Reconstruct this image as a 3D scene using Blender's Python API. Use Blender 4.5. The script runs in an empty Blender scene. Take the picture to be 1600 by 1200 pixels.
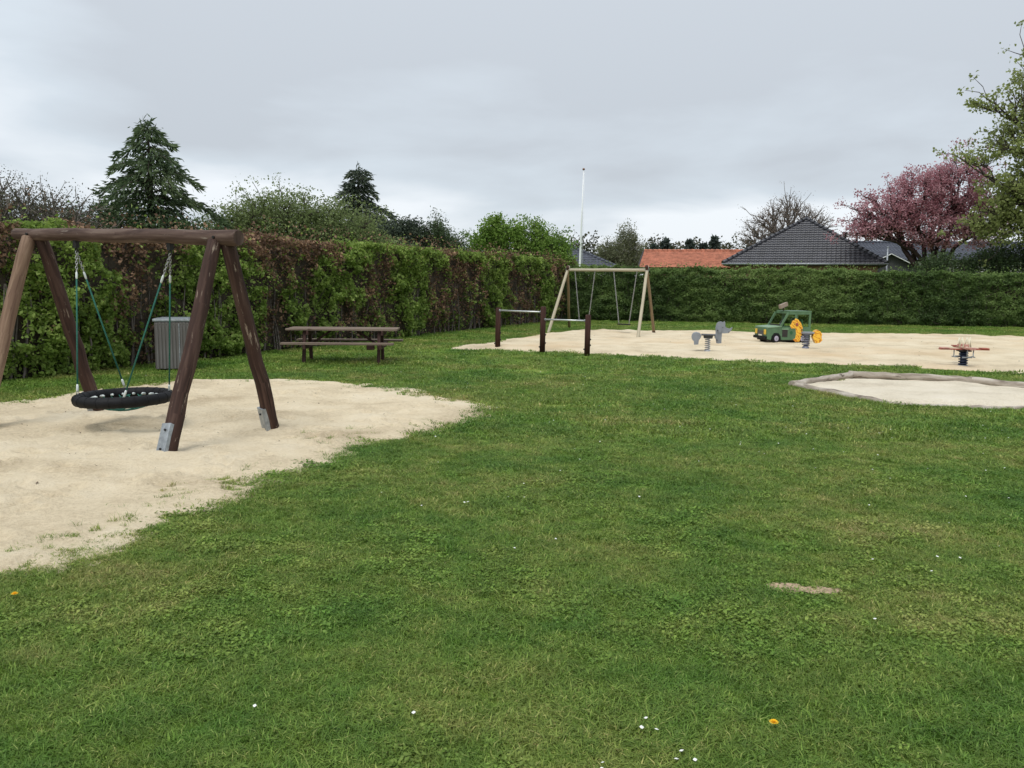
import bpy, bmesh, math, random
import numpy as np
from mathutils import Vector, Matrix
R = math.radians
random.seed(7)
rng = np.random.default_rng(11)
scene = bpy.context.scene
COL = scene.collection

# ------------------------------------------------------------------ camera
cam_data = bpy.data.cameras.new('camera')
cam_data.sensor_width = 36.0
cam_data.lens = 36.0 * 1295 / 1600
cam_data.clip_start = 0.05
cam_data.clip_end = 3000
cam = bpy.data.objects.new('camera', cam_data)
COL.objects.link(cam)
pitch = math.atan(155 / 1295)
cam.matrix_world = (Matrix.Translation((0, 0, 1.7)) @ Matrix.Rotation(R(90) - pitch, 4, 'X')
                    @ Matrix.Rotation(R(0.6), 4, 'Z'))
scene.camera = cam

# ------------------------------------------------------------------ light
SUN_EL, SUN_AZ = 60.0, 205.0      # overcast: a broad soft sun behind the cloud, behind the viewer
world = bpy.data.worlds.new('World')
scene.world = world
world.use_nodes = True
wn, wl = world.node_tree.nodes, world.node_tree.links
wn.clear()
def N(nt, typ, **kw):
    n = nt.nodes.new(typ)
    for k, v in kw.items():
        setattr(n, k, v)
    return n
W = world.node_tree
out = N(W, 'ShaderNodeOutputWorld')
bg = N(W, 'ShaderNodeBackground'); bg.inputs[1].default_value = 1.0
sky = N(W, 'ShaderNodeTexSky', sky_type='NISHITA', sun_disc=False)
sky.sun_elevation = R(SUN_EL); sky.sun_rotation = R(SUN_AZ)
tc = N(W, 'ShaderNodeTexCoord')
sep = N(W, 'ShaderNodeSeparateXYZ')
wl.new(tc.outputs['Generated'], sep.inputs[0])
# cloud layer: the view direction projected on a flat cloud base
zc = N(W, 'ShaderNodeMath', operation='MAXIMUM'); zc.inputs[1].default_value = 0.0
wl.new(sep.outputs[2], zc.inputs[0])
za = N(W, 'ShaderNodeMath', operation='ADD'); za.inputs[1].default_value = 0.16
wl.new(zc.outputs[0], za.inputs[0])
comb = N(W, 'ShaderNodeCombineXYZ')
for i in (0, 1):
    dv = N(W, 'ShaderNodeMath', operation='DIVIDE')
    wl.new(sep.outputs[i], dv.inputs[0]); wl.new(za.outputs[0], dv.inputs[1])
    wl.new(dv.outputs[0], comb.inputs[i])
def wnoise(scale, detail, off, rough=0.5, dist=0.0):
    mp = N(W, 'ShaderNodeMapping'); mp.inputs['Location'].default_value = off
    n = N(W, 'ShaderNodeTexNoise'); n.inputs['Scale'].default_value = scale
    n.inputs['Detail'].default_value = detail; n.inputs['Roughness'].default_value = rough
    n.inputs['Distortion'].default_value = dist
    wl.new(comb.outputs[0], mp.inputs[0]); wl.new(mp.outputs[0], n.inputs['Vector'])
    return n
n1 = wnoise(0.34, 3, (6.6, 9.3, 0), 0.45, 0.4)
n2 = wnoise(1.1, 5, (7.7, 2.2, 0), 0.5, 0.2)
mixn = N(W, 'ShaderNodeMath', operation='MULTIPLY_ADD')
mixn.inputs[1].default_value = 0.34
wl.new(n2.outputs[0], mixn.inputs[0]); wl.new(n1.outputs[0], mixn.inputs[2])
ramp = N(W, 'ShaderNodeValToRGB')
e = ramp.color_ramp.elements
e[0].position = 0.585; e[0].color = (0.510, 0.552, 0.602, 1)
e[1].position = 0.765; e[1].color = (0.83, 0.872, 0.915, 1)
m = ramp.color_ramp.elements.new(0.67); m.color = (0.600, 0.662, 0.722, 1)
wl.new(mixn.outputs[0], ramp.inputs[0])
# an overcast sky is somewhat brighter overhead than at the horizon
hi = N(W, 'ShaderNodeMapRange'); hi.inputs[1].default_value = 0.0; hi.inputs[2].default_value = 1.0
hi.inputs[3].default_value = 0.96; hi.inputs[4].default_value = 1.6
wl.new(zc.outputs[0], hi.inputs[0])
mul = N(W, 'ShaderNodeVectorMath', operation='SCALE')
wl.new(ramp.outputs[0], mul.inputs[0]); wl.new(hi.outputs[0], mul.inputs[3])
ss = N(W, 'ShaderNodeVectorMath', operation='SCALE'); ss.inputs[3].default_value = 0.08
wl.new(sky.outputs[0], ss.inputs[0])
mx = N(W, 'ShaderNodeMix', data_type='RGBA'); mx.inputs[0].default_value = 0.93
wl.new(ss.outputs[0], mx.inputs[6]); wl.new(mul.outputs[0], mx.inputs[7])
wl.new(mx.outputs[2], bg.inputs[0]); wl.new(bg.outputs[0], out.inputs[0])

sun_d = bpy.data.lights.new('sun', 'SUN')
sun_d.energy = 1.5; sun_d.angle = R(25); sun_d.color = (1.0, 0.965, 0.91)
sun = bpy.data.objects.new('sun', sun_d)
COL.objects.link(sun)
sun.location = (0, 0, 30)
az = R(SUN_AZ)
sdir = Vector((math.sin(az) * math.cos(R(SUN_EL)), math.cos(az) * math.cos(R(SUN_EL)), math.sin(R(SUN_EL))))
sun.rotation_euler = sdir.to_track_quat('Z', 'Y').to_euler()

vs = scene.view_settings
vs.view_transform = 'Standard'; vs.look = 'None'; vs.exposure = 0.15; vs.gamma = 1.0
vs.use_curve_mapping = False
scene.cycles.use_denoising = True
scene.cycles.max_bounces = 6
scene.cycles.diffuse_bounces = 5
scene.cycles.transparent_max_bounces = 4

# ------------------------------------------------------------------ helpers
def tag(o, label=None, cat=None, group=None, kind=None):
    if label: o['label'] = label
    if cat: o['category'] = cat
    if group: o['group'] = group
    if kind: o['kind'] = kind
    return o
def empty(name, loc=(0, 0, 0), rz=0.0, label=None, cat=None, group=None):
    o = bpy.data.objects.new(name, None); COL.objects.link(o)
    o.empty_display_size = 0.2
    o.location = loc; o.rotation_euler = (0, 0, rz)
    return tag(o, label, cat, group)
def copy_tree(o, parent=None):
    c = o.copy(); COL.objects.link(c); c.parent = parent
    for ch in list(o.children):
        copy_tree(ch, c)
    return c
def link(name, me, parent=None):
    o = bpy.data.objects.new(name, me); COL.objects.link(o)
    if parent is not None: o.parent = parent
    return o

class MB:
    """collects boxes, tubes, plates; build() links them as one mesh object"""
    def __init__(s):
        s.v = []; s.f = []; s.uv = []; s.sm = []
    def face(s, idx, uvs, smooth=False):
        s.f.append(tuple(idx)); s.uv.append(uvs); s.sm.append(smooth)
    def box(s, c, size, rot=None):
        hx, hy, hz = [d / 2 for d in size]
        c = Vector(c); rot = rot or Matrix.Identity(3)
        if rot and len(rot) == 4: rot = rot.to_3x3()
        b = len(s.v)
        loc = [Vector((x * hx, y * hy, z * hz)) for x in (-1, 1) for y in (-1, 1) for z in (-1, 1)]
        s.v += [tuple(c + rot @ p) for p in loc]
        order = sorted(range(3), key=lambda i: -size[i])
        a, b2, c2 = order
        o = random.random() * 7
        for q in ((0, 1, 3, 2), (4, 6, 7, 5), (0, 4, 5, 1), (2, 3, 7, 6), (0, 2, 6, 4), (1, 5, 7, 3)):
            s.face([b + i for i in q], [(loc[i][b2] + loc[i][c2] + o, loc[i][a] + o) for i in q])
        return s
    def beam(s, p, q, w, h, up=(0, 0, 1)):
        p, q = Vector(p), Vector(q)
        z = (q - p); L = z.length; z.normalize()
        x = Vector(up).cross(z)
        if x.length < 1e-4: x = Vector((1, 0, 0))
        x.normalize(); y = z.cross(x)
        return s.box((p + q) / 2, (w, h, L), Matrix((x, y, z)).transposed())
    def tube(s, pts, rad, seg=8, caps=True, smooth=True):
        pts = [Vector(p) for p in pts]; n = len(pts)
        if not hasattr(rad, '__len__'): rad = [rad] * n
        t = (pts[1] - pts[0]).normalized()
        ref = Vector((0, 0, 1)) if abs(t.z) < 0.9 else Vector((1, 0, 0))
        x = t.cross(ref).normalized()
        b = len(s.v); L = 0; Ls = []
        o = random.random() * 5
        for i in range(n):
            tt = (pts[min(i + 1, n - 1)] - pts[max(i - 1, 0)]).normalized()
            x = (x - tt * x.dot(tt)).normalized(); y = tt.cross(x)
            if i: L += (pts[i] - pts[i - 1]).length
            Ls.append(L)
            for k in range(seg):
                a = 2 * math.pi * k / seg
                s.v.append(tuple(pts[i] + (x * math.cos(a) + y * math.sin(a)) * rad[i]))
        for i in range(n - 1):
            for k in range(seg):
                k2 = (k + 1) % seg
                r = rad[i]
                u0, u1 = 2 * math.pi * r * k / seg + o, 2 * math.pi * r * (k + 1) / seg + o
                s.face([b + i * seg + k, b + i * seg + k2, b + (i + 1) * seg + k2, b + (i + 1) * seg + k],
                       [(u0, Ls[i] + o), (u1, Ls[i] + o), (u1, Ls[i + 1] + o), (u0, Ls[i + 1] + o)], smooth)
        if caps:
            for i, rev in ((0, True), (n - 1, False)):
                q = [b + i * seg + k for k in range(seg)]
                uv = [(rad[i] * math.cos(2 * math.pi * k / seg), rad[i] * math.sin(2 * math.pi * k / seg)) for k in range(seg)]
                if rev: q.reverse(); uv.reverse()
                s.face(q, uv)
        return s
    def ring(s, c, R_, r, axis=(0, 0, 1), seg=32, sub=8, sx=1.0, sy=1.0):
        ax = Vector(axis).normalized()
        x = ax.orthogonal().normalized(); y = ax.cross(x); c = Vector(c)
        b = len(s.v)
        for i in range(seg):
            a = 2 * math.pi * i / seg
            d = x * math.cos(a) * sx + y * math.sin(a) * sy
            dn = d.normalized()
            for k in range(sub):
                t = 2 * math.pi * k / sub
                s.v.append(tuple(c + d * R_ + dn * (r * math.cos(t)) + ax * (r * math.sin(t))))
        for i in range(seg):
            for k in range(sub):
                i2, k2 = (i + 1) % seg, (k + 1) % sub
                s.face([b + i * sub + k, b + i2 * sub + k, b + i2 * sub + k2, b + i * sub + k2],
                       [(k / sub, i / seg), (k / sub, (i + 1) / seg), ((k + 1) / sub, (i + 1) / seg), ((k + 1) / sub, i / seg)], True)
        return s
    def plate(s, outline, thick, M=None):
        """outline: 2-D points (x, z) anticlockwise or not, thickened along y"""
        M = M or Matrix.Identity(4)
        n = len(outline); b = len(s.v)
        for y in (-thick / 2, thick / 2):
            for (x, z) in outline:
                s.v.append(tuple(M @ Vector((x, y, z))))
        s.face([b + i for i in range(n)], [(p[0], p[1]) for p in outline])
        s.face([b + n + i for i in reversed(range(n))], [(p[0], p[1]) for p in reversed(outline)])
        for i in range(n):
            j = (i + 1) % n
            s.face([b + j, b + i, b + n + i, b + n + j], [(outline[j][0], outline[j][1]), (outline[i][0], outline[i][1]),
                   (outline[i][0] + thick, outline[i][1]), (outline[j][0] + thick, outline[j][1])])
        return s
    def helix(s, c, Rr, r, h, turns, per=14, sub=6):
        c = Vector(c); n = int(turns * per)
        pts = [c + Vector((Rr * math.cos(2 * math.pi * i / per), Rr * math.sin(2 * math.pi * i / per), h * i / n)) for i in range(n + 1)]
        return s.tube(pts, r, sub)
    def lathe(s, c, prof, seg=20):
        c = Vector(c); b = len(s.v)
        for (r, z) in prof:
            for k in range(seg):
                a = 2 * math.pi * k / seg
                s.v.append((c.x + r * math.cos(a), c.y + r * math.sin(a), c.z + z))
        for i in range(len(prof) - 1):
            for k in range(seg):
                k2 = (k + 1) % seg
                s.face([b + i * seg + k, b + i * seg + k2, b + (i + 1) * seg + k2, b + (i + 1) * seg + k],
                       [(k / seg, prof[i][1]), ((k + 1) / seg, prof[i][1]), ((k + 1) / seg, prof[i + 1][1]), (k / seg, prof[i + 1][1])], True)
        s.face([b + k for k in reversed(range(seg))], [(0, 0)] * seg)
        s.face([b + (len(prof) - 1) * seg + k for k in range(seg)], [(0, 0)] * seg)
        return s
    def mesh(s, name, mat, bevel=0.0):
        me = bpy.data.meshes.new(name)
        me.from_pydata(s.v, [], s.f)
        ul = me.uv_layers.new(name='UVMap')
        flat = [c for f in s.uv for p in f for c in p]
        ul.data.foreach_set('uv', flat)
        me.polygons.foreach_set('use_smooth', s.sm)
        me.materials.append(mat)
        bm = bmesh.new(); bm.from_mesh(me)
        bmesh.ops.recalc_face_normals(bm, faces=bm.faces)
        if bevel > 0:
            ed = [e for e in bm.edges if len(e.link_faces) == 2 and e.calc_face_angle(0) > 0.6]
            bmesh.ops.bevel(bm, geom=ed, offset=bevel, segments=2, profile=0.5, affect='EDGES', clamp_overlap=True)
        bm.to_mesh(me); bm.free()
        me.update()
        return me
    def build(s, name, mat, parent=None, bevel=0.0):
        return link(name, s.mesh(name, mat, bevel), parent)

# ------------------------------------------------------------------ materials
def newmat(name):
    m = bpy.data.materials.new(name); m.use_nodes = True
    nt = m.node_tree; b = nt.nodes['Principled BSDF']
    return m, nt, b
def c4(c): return (c[0], c[1], c[2], 1)
def ramp_node(nt, stops):
    r = N(nt, 'ShaderNodeValToRGB'); el = r.color_ramp.elements
    el[0].position = stops[0][0]; el[0].color = c4(stops[0][1])
    el[1].position = stops[-1][0]; el[1].color = c4(stops[-1][1])
    for p, c in stops[1:-1]:
        x = el.new(p); x.color = c4(c)
    return r
def noise_node(nt, vec, scale, detail=4, rough=0.55, sc3=None, dist=0.0):
    n = N(nt, 'ShaderNodeTexNoise')
    n.inputs['Scale'].default_value = scale; n.inputs['Detail'].default_value = detail
    n.inputs['Roughness'].default_value = rough; n.inputs['Distortion'].default_value = dist
    if sc3:
        mp = N(nt, 'ShaderNodeMapping'); mp.inputs['Scale'].default_value = sc3
        nt.links.new(vec, mp.inputs[0]); vec = mp.outputs[0]
    nt.links.new(vec, n.inputs['Vector'])
    return n
def bump_to(nt, b, src, strength, dist=0.01):
    bu = N(nt, 'ShaderNodeBump'); bu.inputs['Strength'].default_value = strength
    bu.inputs['Distance'].default_value = dist
    nt.links.new(src, bu.inputs['Height']); nt.links.new(bu.outputs[0], b.inputs['Normal'])
    return bu
def simple(name, col, rough=0.6, metal=0.0, var=0.25, scale=6.0, bump=0.15, spec=0.4, coord='Object'):
    """plain surface with soft mottling and fine relief"""
    m, nt, b = newmat(name)
    t = N(nt, 'ShaderNodeTexCoord')
    n = noise_node(nt, t.outputs[coord], scale, 6, 0.65)
    lo = [c * (1 - var) for c in col]; hi_ = [min(1, c * (1 + var)) for c in col]
    r = ramp_node(nt, [(0.3, lo), (0.7, hi_)])
    nt.links.new(n.outputs[0], r.inputs[0]); nt.links.new(r.outputs[0], b.inputs['Base Color'])
    b.inputs['Roughness'].default_value = rough; b.inputs['Metallic'].default_value = metal
    b.inputs['Specular IOR Level'].default_value = spec
    n2 = noise_node(nt, t.outputs[coord], scale * 9, 3)
    bump_to(nt, b, n2.outputs[0], bump, 0.004)
    return m
def wood(name, stops, worn=None, worn_at=0.62, rough=0.75, long=1.2, across=30, bump=0.5):
    """grain running along UV v; optional pale worn patches where the stain has flaked"""
    m, nt, b = newmat(name)
    t = N(nt, 'ShaderNodeTexCoord')
    n = noise_node(nt, t.outputs['UV'], 1.0, 6, 0.6, (across, long, 1), 0.4)
    r = ramp_node(nt, stops)
    nt.links.new(n.outputs[0], r.inputs[0])
    col = r.outputs[0]
    if worn:
        w = noise_node(nt, t.outputs['UV'], 1.0, 8, 0.72, (14, 2.6, 1), 0.3)
        wr = N(nt, 'ShaderNodeMapRange'); wr.inputs[1].default_value = worn_at; wr.inputs[2].default_value = worn_at + 0.05
        nt.links.new(w.outputs[0], wr.inputs[0])
        mxx = N(nt, 'ShaderNodeMix', data_type='RGBA')
        nt.links.new(wr.outputs[0], mxx.inputs[0]); nt.links.new(col, mxx.inputs[6])
        mxx.inputs[7].default_value = c4(worn); col = mxx.outputs[2]
    # drying cracks that follow the grain
    ck = noise_node(nt, t.outputs['UV'], 1.0, 3, 0.5, (38, .55, 1), 0.15)
    cr = N(nt, 'ShaderNodeMapRange'); cr.inputs[1].default_value = 0.66; cr.inputs[2].default_value = 0.70
    nt.links.new(ck.outputs[0], cr.inputs[0])
    cm = N(nt, 'ShaderNodeMix', data_type='RGBA'); nt.links.new(cr.outputs[0], cm.inputs[0])
    nt.links.new(col, cm.inputs[6]); cm.inputs[7].default_value = (0.012, 0.008, 0.006, 1); col = cm.outputs[2]
    nt.links.new(col, b.inputs['Base Color'])
    b.inputs['Roughness'].default_value = rough; b.inputs['Specular IOR Level'].default_value = 0.25
    bump_to(nt, b, n.outputs[0], bump, 0.006)
    return m
def leafmat(name, stops, trans=0.35, rough=0.55, world_noise=None):
    """leaf colour by a per-leaf random value; light passes through the blade"""
    m, nt, b = newmat(name)
    a = N(nt, 'ShaderNodeAttribute'); a.attribute_name = 'tint'
    r = ramp_node(nt, stops)
    nt.links.new(a.outputs['Fac'], r.inputs[0])
    nt.links.new(r.outputs[0], b.inputs['Base Color'])
    b.inputs['Roughness'].default_value = rough; b.inputs['Specular IOR Level'].default_value = 0.25
    tr = N(nt, 'ShaderNodeBsdfTranslucent'); nt.links.new(r.outputs[0], tr.inputs[0])
    mxs = N(nt, 'ShaderNodeMixShader'); mxs.inputs[0].default_value = trans
    nt.links.new(b.outputs[0], mxs.inputs[1]); nt.links.new(tr.outputs[0], mxs.inputs[2])
    nt.links.new(mxs.outputs[0], nt.nodes['Material Output'].inputs[0])
    return m

M = {}
M['stain'] = wood('stained_wood', [(0.30, (0.020, 0.0095, 0.007)), (0.5, (0.048, 0.024, 0.0175)), (0.72, (0.100, 0.058, 0.044))], (0.27, 0.21, 0.16), 0.60, across=16)
M['stain_beam'] = wood('stained_beam_wood', [(0.30, (0.035, 0.018, 0.014)), (0.5, (0.085, 0.052, 0.040)), (0.72, (0.175, 0.125, 0.100))], (0.24, 0.20, 0.165), 0.60, across=16, long=1.6)
M['faded'] = wood('faded_wood', [(0.30, (0.085, 0.045, 0.030)), (0.5, (0.19, 0.120, 0.080)), (0.72, (0.32, 0.225, 0.155))], (0.075, 0.035, 0.025), 0.60, across=16)
M['post'] = wood('brown_post_wood', [(0.25, (0.022, 0.009, 0.007)), (0.55, (0.055, 0.022, 0.016)), (0.8, (0.10, 0.05, 0.038))], (0.2, 0.15, 0.12), 0.68)
M['post_cap'] = wood('dark_brown_wood', [(0.25, (0.03, 0.014, 0.01)), (0.8, (0.10, 0.05, 0.035))])
M['pale'] = wood('pale_pine', [(0.25, (0.35, 0.30, 0.21)), (0.55, (0.47, 0.42, 0.31)), (0.8, (0.57, 0.52, 0.40))], (0.3, 0.24, 0.16), 0.7)
M['pale_dark'] = wood('darker_pine', [(0.25, (0.16, 0.11, 0.065)), (0.55, (0.25, 0.18, 0.11)), (0.8, (0.34, 0.26, 0.17))])  # darker pine tone, used on the rear swing legs
M['bench_top'] = wood('weathered_plank', [(0.25, (0.10, 0.07, 0.052)), (0.55, (0.20, 0.15, 0.115)), (0.8, (0.31, 0.25, 0.20))], (0.07, 0.035, 0.025), 0.6)
M['bench_leg'] = wood('stained_plank', [(0.25, (0.024, 0.012, 0.010)), (0.55, (0.06, 0.03, 0.024)), (0.8, (0.12, 0.07, 0.055))], (0.22, 0.17, 0.14), 0.66)
M['greyslat'] = wood('weathered_grey_slat', [(0.30, (0.07, 0.062, 0.055)), (0.5, (0.135, 0.125, 0.115)), (0.72, (0.22, 0.212, 0.205))], (0.06, 0.05, 0.042), 0.60, across=16)
M['log'] = wood('weathered_log', [(0.30, (0.16, 0.125, 0.095)), (0.5, (0.34, 0.29, 0.235)), (0.70, (0.54, 0.49, 0.42))], (0.10, 0.075, 0.055), 0.58, bump=0.9, across=9, long=1.8)
M['board'] = wood('plain_board', [(0.25, (0.22, 0.16, 0.12)), (0.8, (0.42, 0.34, 0.28))])
M['galv'] = simple('galvanised_steel', (0.33, 0.355, 0.375), 0.48, 0.6, 0.35, 14, 0.1)
M['greymetal'] = simple('grey_painted_steel', (0.30, 0.33, 0.35), 0.45, 0.4, 0.15, 9, 0.1)
M['bar'] = simple('polished_bar', (0.62, 0.63, 0.62), 0.35, 0.55, 0.12, 9, 0.05)
M['bolt'] = simple('dark_bolt', (0.03, 0.028, 0.027), 0.5, 0.6, 0.3, 20, 0.1)
M['rubber'] = simple('black_rubber', (0.008, 0.008, 0.009), 0.6, 0, 0.35, 12, 0.35, 0.2)
M['rope'] = simple('green_rope', (0.030, 0.125, 0.095), 0.8, 0, 0.3, 60, 0.5, 0.2)
M['clip'] = simple('pale_clip', (0.62, 0.66, 0.64), 0.4, 0.2, 0.1, 12, 0.05)
M['chain'] = simple('steel_chain', (0.36, 0.36, 0.35), 0.4, 0.8, 0.25, 30, 0.1)
M['grey_panel'] = simple('grey_panel', (0.23, 0.245, 0.27), 0.5, 0, 0.14, 5, 0.08)
M['grey_dark'] = simple('dark_grey_panel', (0.07, 0.072, 0.075), 0.5, 0, 0.2, 8, 0.08)
M['spring_grey'] = simple('pale_spring', (0.36, 0.37, 0.39), 0.42, 0.3, 0.2, 10, 0.1)
M['spring_blue'] = simple('navy_spring', (0.012, 0.022, 0.05), 0.4, 0.1, 0.4, 10, 0.1)
M['spring_purple'] = simple('slate_spring', (0.16, 0.17, 0.22), 0.42, 0.2, 0.2, 10, 0.1)
M['red_board'] = simple('red_board', (0.33, 0.085, 0.055), 0.5, 0, 0.35, 9, 0.1)
M['pink_board'] = simple('faded_red_board', (0.52, 0.27, 0.22), 0.55, 0, 0.25, 9, 0.1)
M['cream'] = simple('cream_plastic', (0.72, 0.66, 0.50), 0.45, 0, 0.1, 9, 0.05)
M['car_green'] = simple('faded_green_paint', (0.085, 0.165, 0.085), 0.42, 0, 0.22, 4, 0.1)
M['car_inner'] = simple('deep_green_paint', (0.025, 0.11, 0.04), 0.45, 0, 0.25, 4, 0.1)
M['hood_green'] = simple('paler_green_paint', (0.20, 0.31, 0.19), 0.42, 0, 0.18, 4, 0.1)  # paler green for the hood and step trim
M['yellow'] = simple('yellow_plastic', (0.72, 0.47, 0.06), 0.4, 0, 0.15, 9, 0.05)
M['hubcap'] = simple('lilac_grey_hub', (0.40, 0.36, 0.45), 0.45, 0, 0.15, 9, 0.05)
M['tiger'] = None
def tiger_mat():
    m, nt, b = newmat('tiger_panel')
    t = N(nt, 'ShaderNodeTexCoord')
    w = N(nt, 'ShaderNodeTexWave', wave_type='BANDS', bands_direction='DIAGONAL')
    w.inputs['Scale'].default_value = 6.0; w.inputs['Distortion'].default_value = 11.0; w.inputs['Detail'].default_value = 1.5
    w.inputs['Detail Scale'].default_value = 1.2
    nt.links.new(t.outputs['UV'], w.inputs['Vector'])
    r = ramp_node(nt, [(0.06, (0.52, 0.17, 0.012)), (0.26, (0.80, 0.38, 0.02)), (0.65, (0.87, 0.50, 0.045))])
    nt.links.new(w.outputs[0], r.inputs[0]); nt.links.new(r.outputs[0], b.inputs['Base Color'])
    b.inputs['Roughness'].default_value = 0.45
    return m
M['tiger'] = tiger_mat()
M['flag'] = simple('white_lacquer', (0.78, 0.79, 0.80), 0.4, 0, 0.05, 3, 0.05)
M['wall'] = simple('pale_render', (0.60, 0.59, 0.55), 0.85, 0, 0.12, 2, 0.2)
M['brick'] = simple('brown_brick', (0.24, 0.13, 0.09), 0.85, 0, 0.25, 9, 0.3)
M['white_trim'] = simple('white_painted_trim', (0.72, 0.73, 0.73), 0.5, 0, 0.08, 3, 0.1)
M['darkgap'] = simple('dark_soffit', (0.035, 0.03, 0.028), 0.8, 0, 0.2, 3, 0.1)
M['glass'] = simple('window_glass', (0.03, 0.035, 0.04), 0.06, 0, 0.2, 1, 0.0, 0.8)
M['tile_dark'] = simple('charcoal_tile', (0.034, 0.034, 0.041), 0.42, 0, 0.5, 2.6, 0.2, 0.6)
M['tile_slate'] = simple('slate_roofing', (0.075, 0.082, 0.105), 0.6, 0, 0.25, 2.5, 0.3)
M['tile_orange'] = simple('orange_tile', (0.43, 0.17, 0.105), 0.8, 0, 0.42, 2.2, 0.3)
M['bark'] = simple('grey_brown_bark', (0.055, 0.043, 0.034), 0.9, 0, 0.4, 12, 0.6)
M['bark_grey'] = simple('grey_twig_bark', (0.16, 0.135, 0.118), 0.9, 0, 0.35, 9, 0.5)
M['bark_red'] = simple('cherry_bark', (0.05, 0.03, 0.028), 0.85, 0, 0.4, 12, 0.5)
M['bark_birch'] = simple('birch_bark', (0.42, 0.40, 0.37), 0.8, 0, 0.5, 6, 0.4)
M['hedge_core'] = simple('hedge_twigs_and_shade', (0.055, 0.042, 0.028), 0.95, 0, 0.5, 14, 0.9)  # solid hedge core: twig brown with the inner shade in its colour
M['debris'] = simple('dead_leaf', (0.10, 0.065, 0.04), 0.9, 0, 0.5, 30, 0.3)
M['dandelion'] = simple('dandelion_petals', (0.85, 0.50, 0.01), 0.7, 0, 0.15, 60, 0.3)
M['daisy'] = simple('daisy_petals', (0.80, 0.80, 0.76), 0.7, 0, 0.05, 60, 0.1)
M['stem'] = simple('green_stem', (0.08, 0.16, 0.03), 0.7, 0, 0.2, 30, 0.2)

def lf(name, a, b, c, trans=0.35):
    M[name] = leafmat(name, [(0.0, a), (0.5, b), (1.0, c)], trans)
lf('leaf_hedge', (0.110, 0.175, 0.030), (0.220, 0.325, 0.060), (0.45, 0.56, 0.16), 0.45)
lf('leaf_brown', (0.105, 0.064, 0.042), (0.21, 0.125, 0.076), (0.42, 0.26, 0.155), 0.3)
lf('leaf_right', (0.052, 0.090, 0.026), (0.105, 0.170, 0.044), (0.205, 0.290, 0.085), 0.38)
lf('leaf_bright', (0.085, 0.165, 0.022), (0.155, 0.265, 0.042), (0.26, 0.37, 0.085), 0.4)
lf('leaf_haw', (0.115, 0.155, 0.056), (0.195, 0.250, 0.090), (0.30, 0.365, 0.155), 0.45)
lf('leaf_conifer', (0.034, 0.058, 0.030), (0.072, 0.112, 0.050), (0.135, 0.180, 0.080), 0.28)
lf('leaf_conifer2', (0.030, 0.045, 0.034), (0.058, 0.080, 0.052), (0.100, 0.122, 0.075), 0.25)
lf('leaf_ivy', (0.036, 0.060, 0.026), (0.070, 0.112, 0.043), (0.130, 0.178, 0.072), 0.3)
lf('leaf_pink', (0.32, 0.130, 0.155), (0.52, 0.265, 0.300), (0.74, 0.48, 0.52), 0.5)
lf('leaf_maple', (0.18, 0.215, 0.070), (0.29, 0.335, 0.115), (0.43, 0.48, 0.20), 0.55)
lf('leaf_birch', (0.10, 0.115, 0.058), (0.155, 0.17, 0.085), (0.22, 0.235, 0.13), 0.35)
lf('leaf_bud', (0.12, 0.085, 0.06), (0.19, 0.145, 0.105), (0.27, 0.22, 0.165), 0.2)
lf('leaf_olive', (0.050, 0.052, 0.028), (0.085, 0.085, 0.048), (0.13, 0.128, 0.075), 0.3)
lf('leaf_far', (0.030, 0.042, 0.038), (0.050, 0.066, 0.058), (0.080, 0.098, 0.080), 0.15)  # spruce tones lightened to carry the aerial haze in the colour
# ------------------------------------------------------------------ noise and masks (numpy)
def _hash(ix, iy, seed):
    h = (ix.astype(np.int64) * 374761393 + iy.astype(np.int64) * 668265263 + seed * 1442695041) & 0x7fffffff
    h = ((h ^ (h >> 13)) * 1274126177) & 0x7fffffff
    return ((h ^ (h >> 16)) & 0xffff) / 65535.0
def vnoise(x, y, scale, seed=0):
    x = np.asarray(x, float) / scale; y = np.asarray(y, float) / scale
    ix, iy = np.floor(x), np.floor(y); fx, fy = x - ix, y - iy
    fx = fx * fx * (3 - 2 * fx); fy = fy * fy * (3 - 2 * fy)
    a = _hash(ix, iy, seed); b = _hash(ix + 1, iy, seed); c = _hash(ix, iy + 1, seed); d = _hash(ix + 1, iy + 1, seed)
    return (a * (1 - fx) + b * fx) * (1 - fy) + (c * (1 - fx) + d * fx) * fy - 0.5
def poly_sd(px, py, poly):
    """signed distance, negative inside"""
    P = np.array(poly); Q = np.roll(P, -1, 0)
    d2 = np.full(px.shape, 1e9); ins = np.zeros(px.shape, bool)
    for a, b in zip(P, Q):
        ab = b - a; t = np.clip(((px - a[0]) * ab[0] + (py - a[1]) * ab[1]) / (ab @ ab), 0, 1)
        d2 = np.minimum(d2, (px - a[0] - t * ab[0]) ** 2 + (py - a[1] - t * ab[1]) ** 2)
        cond = (a[1] > py) != (b[1] > py)
        with np.errstate(divide='ignore', invalid='ignore'):
            xi = (b[0] - a[0]) * (py - a[1]) / (b[1] - a[1] if b[1] != a[1] else 1e-9) + a[0]
        ins ^= cond & (px < xi)
    d = np.sqrt(d2)
    return np.where(ins, -d, d)
SAND_NEAR = [(-7.007, 11.23), (-6.5, 11.91), (-6.26, 12.66), (-5.44, 14.0), (-4.2, 14.2), (-3.03, 13.94), (-2.09, 13.4), (-1.05, 12.33),
             (-0.42, 11.39), (-0.76, 10.38), (-1.17, 9.39), (-1.62, 8.75), (-1.94, 7.9), (-2.2, 7.1), (-2.33, 6.35), (-2.55, 5.68),
             (-2.78, 5.15), (-3.06, 4.81), (-4.6, 4.1), (-7.2, 4.6), (-8.6, 7.0), (-8.2, 9.8)]
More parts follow.
